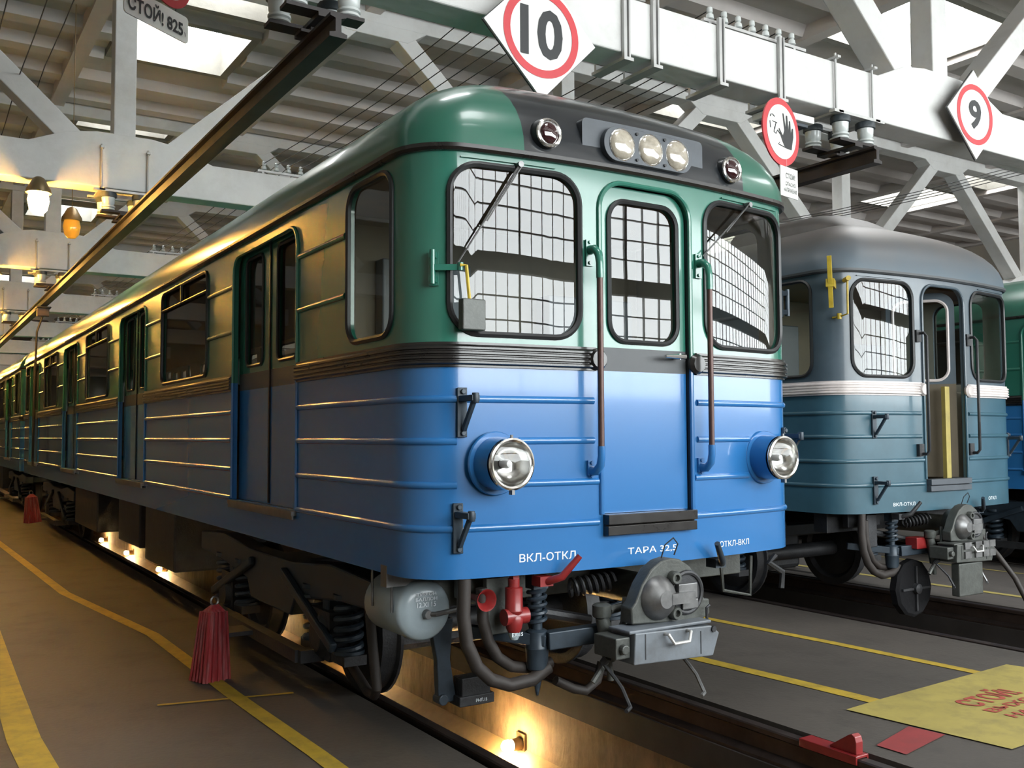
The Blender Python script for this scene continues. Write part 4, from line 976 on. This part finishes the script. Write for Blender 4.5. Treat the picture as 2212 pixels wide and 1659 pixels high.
m = MB(); m.box(.13, .20, .09, .13, 1.14, 2.06); obj('inner_post', m, 'yellow_dull', car2, smooth=False)
# ================================================================ sodium lamps over the left aisle
def sodium(x, y, z, label, lit=True):
    r = tag(empty('pendant_lamp', (x, y, z)), label, 'lamp', 'pendant lamps in a row over the left aisle')
    m = MB(); m.cyl((0,0,.22), (0,.10,ZB-z+.02) if lit else (0,0,ZC-z), .012 if lit else .005, n=8); obj('stem', m, 'lamp_cap', r)
    m = MB(); m.lathe([(.03,.24),(.06,.22),(.095,.15),(.125,.10),(.13,.06),(.11,.06)], (0,0,0), (0,0,1), 20); obj('cap', m, 'lamp_cap', r)
    m = MB(); m.lathe([(.095,.06),(.11,-.02),(.09,-.12),(.05,-.17),(.001,-.18)], (0,0,0), (0,0,1), 20, cap0=False); obj('globe', m, 'sodium_on' if lit else 'amber', r)
lp = ['nearest', 'second', 'third', 'fourth', 'fifth', 'sixth']
for i, t in enumerate(TY[2:8]):
    sodium(-2.25, t-.10, 4.22, '%s glowing yellow pendant lamp over the left aisle' % lp[i])
q = at(155, 487, 'y', 9.6); sodium(q.x, q.y, q.z, 'unlit amber glass lantern hanging between two glowing lamps', lit=False)
# ================================================================ pit lamps
for j, tx in enumerate(TRK[:1]):
    for i in (0, 1, 2, 4, 5, 6):
        y = 2.45+3.0*i
        lb = {0: 'bright pit lamp nearest the camera, below the coupler', 4: 'nearest of three small lamps glowing under the green and blue train', 5: 'middle one of three small lamps glowing under the green and blue train', 6: 'farthest of three small lamps glowing under the green and blue train'}.get(i, 'pit lamp hidden behind the bogie of the green and blue train')
        r = tag(empty('pit_lamp', (tx+.66, y, -.82)), lb, 'lamp', 'lamps on the pit wall of the first track')
        m = MB(); m.lathe([(.045,.10),(.05,.05),(.045,.0)], (0,0,0), (1,0,0), 12); m.box(.08,.10,-.06,.06,-.08,.08); obj('socket', m, 'lamp_cap', r)
        m = MB(); m.lathe([(.03,.0),(.045,-.03),(.045,-.06),(.025,-.085),(.001,-.09)], (0,0,0), (1,0,0), 14); obj('bulb', m, 'pit_on', r)
# ================================================================ signs
def diamond(num, c, half, label, rot=0.0):
    r = tag(empty('speed_sign', c, rot), label, 'sign')
    m = MB(); m.prism([(0,0,-half), (half,0,0), (0,0,half), (-half,0,0)], (0,.012,0)); obj('plate', m, ['sign_white'], r, smooth=False)
    m = MB(); h = half+.006; m.prism([(0,.012,-h), (h,.012,0), (0,.012,h), (-h,.012,0)], (0,.012,0)); obj('plate_edge', m, 'sign_edge', r, smooth=False)
    k = half*.455/.47; n = 48; R0, R1 = half*.675, half*.555
    m = MB(); V = [(R*math.cos(2*PI*i/n), -.003, R*math.sin(2*PI*i/n)) for R in (R0, R1) for i in range(n)]
    m.add(V, [(i, (i+1) % n, n+(i+1) % n, n+i) for i in range(n)]); obj('red_ring', m, 'sign_red', r, smooth=False)
    m = MB(); w, hh = ((.76, .76) if num == '10' else (.46, .66)); letters(m, num, half*w, half*hh, lambda a, b: (a, -.004, b), bold=.03); obj('numeral', m, 'black_letter', r, smooth=False)
    m = MB(); m.bar((-half*.3,.03,half*.2), (-half*.3,.14,half*.2), .03, .03); m.bar((half*.3,.03,half*.2), (half*.3,.14,half*.2), .03, .03); obj('bracket', m, 'galv', r, smooth=False)
    return r
c = at(1170, 72, 'y', 1.20); diamond('10', c, .455, 'white diamond sign with red ring, over the green and blue train, reading 10')
c = at(2106, 248, 'y', 1.25); diamond('9', c, .44, 'white diamond sign with red ring, right of the hand sign, reading 9')
# round stop sign with a raised hand, and the plate below it
c = at(1688, 285, 'y', 1.10); top = at(1688, 213, 'y', 1.10); R = (top.z-c.z)*1.0
r = tag(empty('hand_sign', c, math.radians(11)), 'round red-rimmed sign with a raised black hand, hung from the truss', 'sign')
m = MB(); m.lathe([(R,0),(R,.012)], (0,0,0), (0,1,0), 48); obj('disc', m, 'sign_red', r, smooth=False)
m = MB(); m.lathe([(R*.80,-.004),(R*.80,.002)], (0,0,0), (0,1,0), 48); obj('white_face', m, 'sign_white', r, smooth=False)
hp = [(490,610),(500,605),(545,685),(565,610),(543,392),(558,392),(585,582),(588,402),(606,404),(620,602),(630,456),(645,462),(650,632),(665,542),(681,548),(682,660),(664,770),(656,838),(572,838),(530,742)]
def hxy(u, v): return ((u-535)/235*R, -(v-640)/440*R)
m = MB(); slab(m, [hxy(*p) for p in reversed(hp)], [], lambda a, z, off: Vector((a, -.007, z)), 0); obj('hand', m, 'black_letter', r, smooth=False)
m = MB()
for ln in (((385,500),(390,470),(415,457),(440,480)), ((415,545),(470,550),(455,560),(440,640)), ((380,555),(385,630),(392,640)), ((440,610),(430,680),(455,695),(475,640),(510,680)), ((500,790),(485,815),(560,830))):
    m.tube([(hxy(*p)[0], -.007, hxy(*p)[1]) for p in ln], .0035, 4)
obj('face_outline', m, 'band', r)
m = MB(); m.cyl((0,.006,R), (0,.006,R+.16), .005, n=6); m.torus((0,.006,R-.01), (0,1,0), .02, .004, 12, 5); obj('hook', m, 'galv', r)
b0 = at(1686, 358, 'y', 1.10); b1 = at(1724, 427, 'y', 1.10)
pc = (b0+b1)/2; w = .26; h = .24
r = tag(empty('text_plate', (pc.x+.02, 1.10+(pc.x-.01-c.x)*math.tan(math.radians(11))+.004, pc.z), math.radians(11)), 'small white plate lettered in black, hanging under the hand sign', 'sign')
m = MB(); m.box(-w/2, w/2, 0, .008, -h/2, h/2); obj('plate', m, 'sign_white', r, smooth=False)
for tx, dz, ww, hh in (('СТОЙ!', .055, .14, .055), ('ОПАСНО', -.015, .15, .032), ('НАПРЯЖЕНИЕ', -.065, .20, .034)):
    m = MB(); letters(m, tx, ww, hh, lambda a, b: (a+.015, -.003, dz+b), bold=.0); obj('lettering', m, 'black_letter', r, smooth=False)
m = MB(); m.cyl((-.03,.004,h/2), (-.03,.004,c.z-R-(pc.z)+.10), .003, n=5); obj('link', m, 'galv', r)
# voltage sign at upper left, turned towards the aisle
zz = 4.60
a = at(268, 24, 'z', zz); b = at(406, 96, 'z', zz); d = Vector((b.x-a.x, b.y-a.y, 0)); L = d.length; ang = math.atan2(d.y, d.x)
k = at(268, -36, 'x', a.x); hgt = max(.12, min(.3, L*.32))
r = tag(empty('voltage_sign', (a.x+d.x/2, a.y+d.y/2, zz), ang), 'long white plate lettered in black with a voltage, upper left', 'sign')
m = MB(); slab(m, rr(-L/2, L/2, 0, hgt, .03), [], lambda x, z, off: Vector((x, -off, z)), .010); obj('plate', m, 'sign_white', r, smooth=False)
m = MB(); letters(m, 'СТОЙ! 825', L*.86, hgt*.66, lambda x, y: (x-L*.02, -.003, hgt*.52+y), bold=.028); obj('lettering', m, 'black_letter', r, smooth=False)
m = MB(); letters(m, 'V', L*.035, hgt*.2, lambda x, y: (x+L*.445, -.003, hgt*.3+y)); obj('lettering', m, 'black_letter', r, smooth=False)
m = MB(); m.cyl((-L*.3,.006,hgt), (-L*.3,.006,hgt+.5), .004, n=5); m.cyl((L*.3,.006,hgt), (L*.3,.006,hgt+.5), .004, n=5); obj('wire_hanger', m, 'wire', r)
q = at(368, 14, 'y', a.y-.10); r2 = .20
r = tag(empty('round_sign', (q.x, q.y, q.z+r2), ang), 'red round sign cut by the upper edge, above the voltage plate', 'sign')
m = MB(); m.lathe([(r2,0),(r2,.012)], (0,0,0), (0,1,0), 36); obj('disc', m, 'sign_red', r, smooth=False)
m = MB(); m.lathe([(r2*.72,-.004),(r2*.72,.002)], (0,0,0), (0,1,0), 36); obj('white_face', m, 'sign_white', r, smooth=False)
m = MB(); m.cyl((0,.006,r2), (0,.006,r2+.3), .004, n=5); obj('wire_hanger', m, 'wire', r)
# ================================================================ small things overhead
m = MB(); c0 = at(1630, 190, 'y', 1.95); r = tag(empty('tube_light', (2.95, 1.60, ZB-.17)), 'white fluorescent fitting under the nearest truss, behind the hand sign', 'lamp')
m.box(-.26, .26, -.12, .12, .03, .09); obj('tray', m, 'lamp_white', r, bevel=.008, smooth=False)
m = MB(); m.box(-.2,-.17,-.02,.02,.09,.17); m.box(-.02,.02,-.02,.02,.09,.17); obj('bracket', m, 'galv', r, smooth=False)
m = MB(); m.box(-.22, .22, -.08, .08, .0, .03); obj('diffuser', m, 'panel_grey', r, bevel=.006, smooth=False)
for i, (u0, t) in enumerate(((1352, TY[1]), (1415, TY[1]), (1557, TY[1]), (1686, TY[1]))):
    p = at(u0, 100, 'y', t-.02); r = tag(empty('strap_clamp', (p.x, t+.15, ZB)), '%s flat steel strap clamped round the nearest truss chord' % ['leftmost', 'second', 'third', 'rightmost'][i], 'clamp', 'straps on the nearest truss')
    m = MB(); m.box(-.028, .0, -.185, -.155, -.06, ZT-ZB+.05); m.box(.02, .035, -.185, -.155, -.06, ZT-ZB+.05); m.box(-.028, .035, .155, .18, -.06, ZT-ZB+.05); obj('strap', m, 'galv', r, smooth=False)
    m = MB(); m.box(-.04, .05, -.2, .2, -.075, -.05); obj('bottom_bar', m, 'galv', r, smooth=False)
# plug-in trolley with its cable
r = tag(empty('supply_trolley', (-1.35, 14.9, 3.90)), 'dark trolley on the supply bar with a cable hanging to the train', 'trolley')
m = MB(); m.box(-.12,.12,-.16,.16,.02,.05); m.box(-.10,.10,-.05,.05,-.12,.03); obj('carriage', m, 'rail', r, bevel=.01, smooth=False)
m = MB(); m.tube([(0,0,-.1), (-.09,0,-.4), (-.10,0,-.8), (-.11,-.02,-1.2), (-.12,-.05,-2.8)], [.018,.018,.018,.03,.018], 8); obj('cable', m, 'hose', r)
# ================================================================ on the floor
def shoe_cover(x, y, z0, h, lean, label):
    r = tag(empty('shoe_cover', (x, y, z0)), label, 'cover', 'red covers leaning on the collector shoes'); r.rotation_euler = (0, lean, .35)
    m = MB(); b, t, hh = .098, .062, h; n = 5
    fr = [(-b,-b*.8,0), (b,-b*.8,0), (b,b*.8,0), (-b,b*.8,0), (-t,-t*.8,hh), (t,-t*.8,hh), (t,t*.8,hh), (-t,t*.8,hh)]
    m.add(fr, [(0,3,2,1),(4,5,6,7),(0,1,5,4),(1,2,6,5),(2,3,7,6),(3,0,4,7)]); m.add([(-t,-t*.8,hh), (t,-t*.8,hh), (t,t*.8,hh), (-t,t*.8,hh), (-.02,0,hh+.05), (.03,0,hh+.05)], [(0,1,5,4),(1,2,5),(2,3,4,5),(3,0,4)]); obj('cover_body', m, 'red_cover', r, smooth=False)
    for k in range(5):
        a = -b*.95+b*1.9*k/4; a2 = a*t/b; m = MB(); m.bar((a,-b*.8-.008,.0), (a2,-t*.8-.008,hh), .014, .02, up=(0,1,0)); obj('slat', m, 'red_cover', r, smooth=False)
        m = MB(); m.bar((-b-.008,a*.8,.0), (-t-.008,a2*.8,hh), .02, .014, up=(0,1,0)); obj('slat', m, 'red_cover', r, smooth=False)
    m = MB(); m.torus((0,0,hh+.07), (0,1,0), .03, .008, 12, 5); obj('handle', m, 'steel', r)
shoe_cover(-1.60, 2.80, ZF, .47, .05, 'red slatted shoe cover standing by the front bogie')
p = at(85, 1127, 'x', -1.45); shoe_cover(-1.58, p.y-.3, .22, .42, -.08, 'red slatted shoe cover farther back beside the train')
m0 = at(1812, 1640, 'z', ZF)
r = tag(empty('rail_chock', (.795, -.56, ZF+.004)), 'red steel wheel chock clamped on the rail', 'chock'); r.scale = (.78,.78,.78)
m = MB(); m.box(-.06, .06, -.22, .26, .0, .02); m.box(-.065, -.05, -.22, .26, -.04, .02); m.box(.05, .065, -.22, .26, -.04, .02); obj('base', m, 'red', r, bevel=.004, smooth=False)
m = MB(); pr = [(-.20,.02), (-.20,.10), (-.19,.135), (-.165,.15), (-.14,.14), (.02,.03), (.02,.02)]; m.prism([(-.035, y, z) for y, z in pr], (.07,0,0)); obj('wedge', m, 'red', r, bevel=.006, smooth=False)
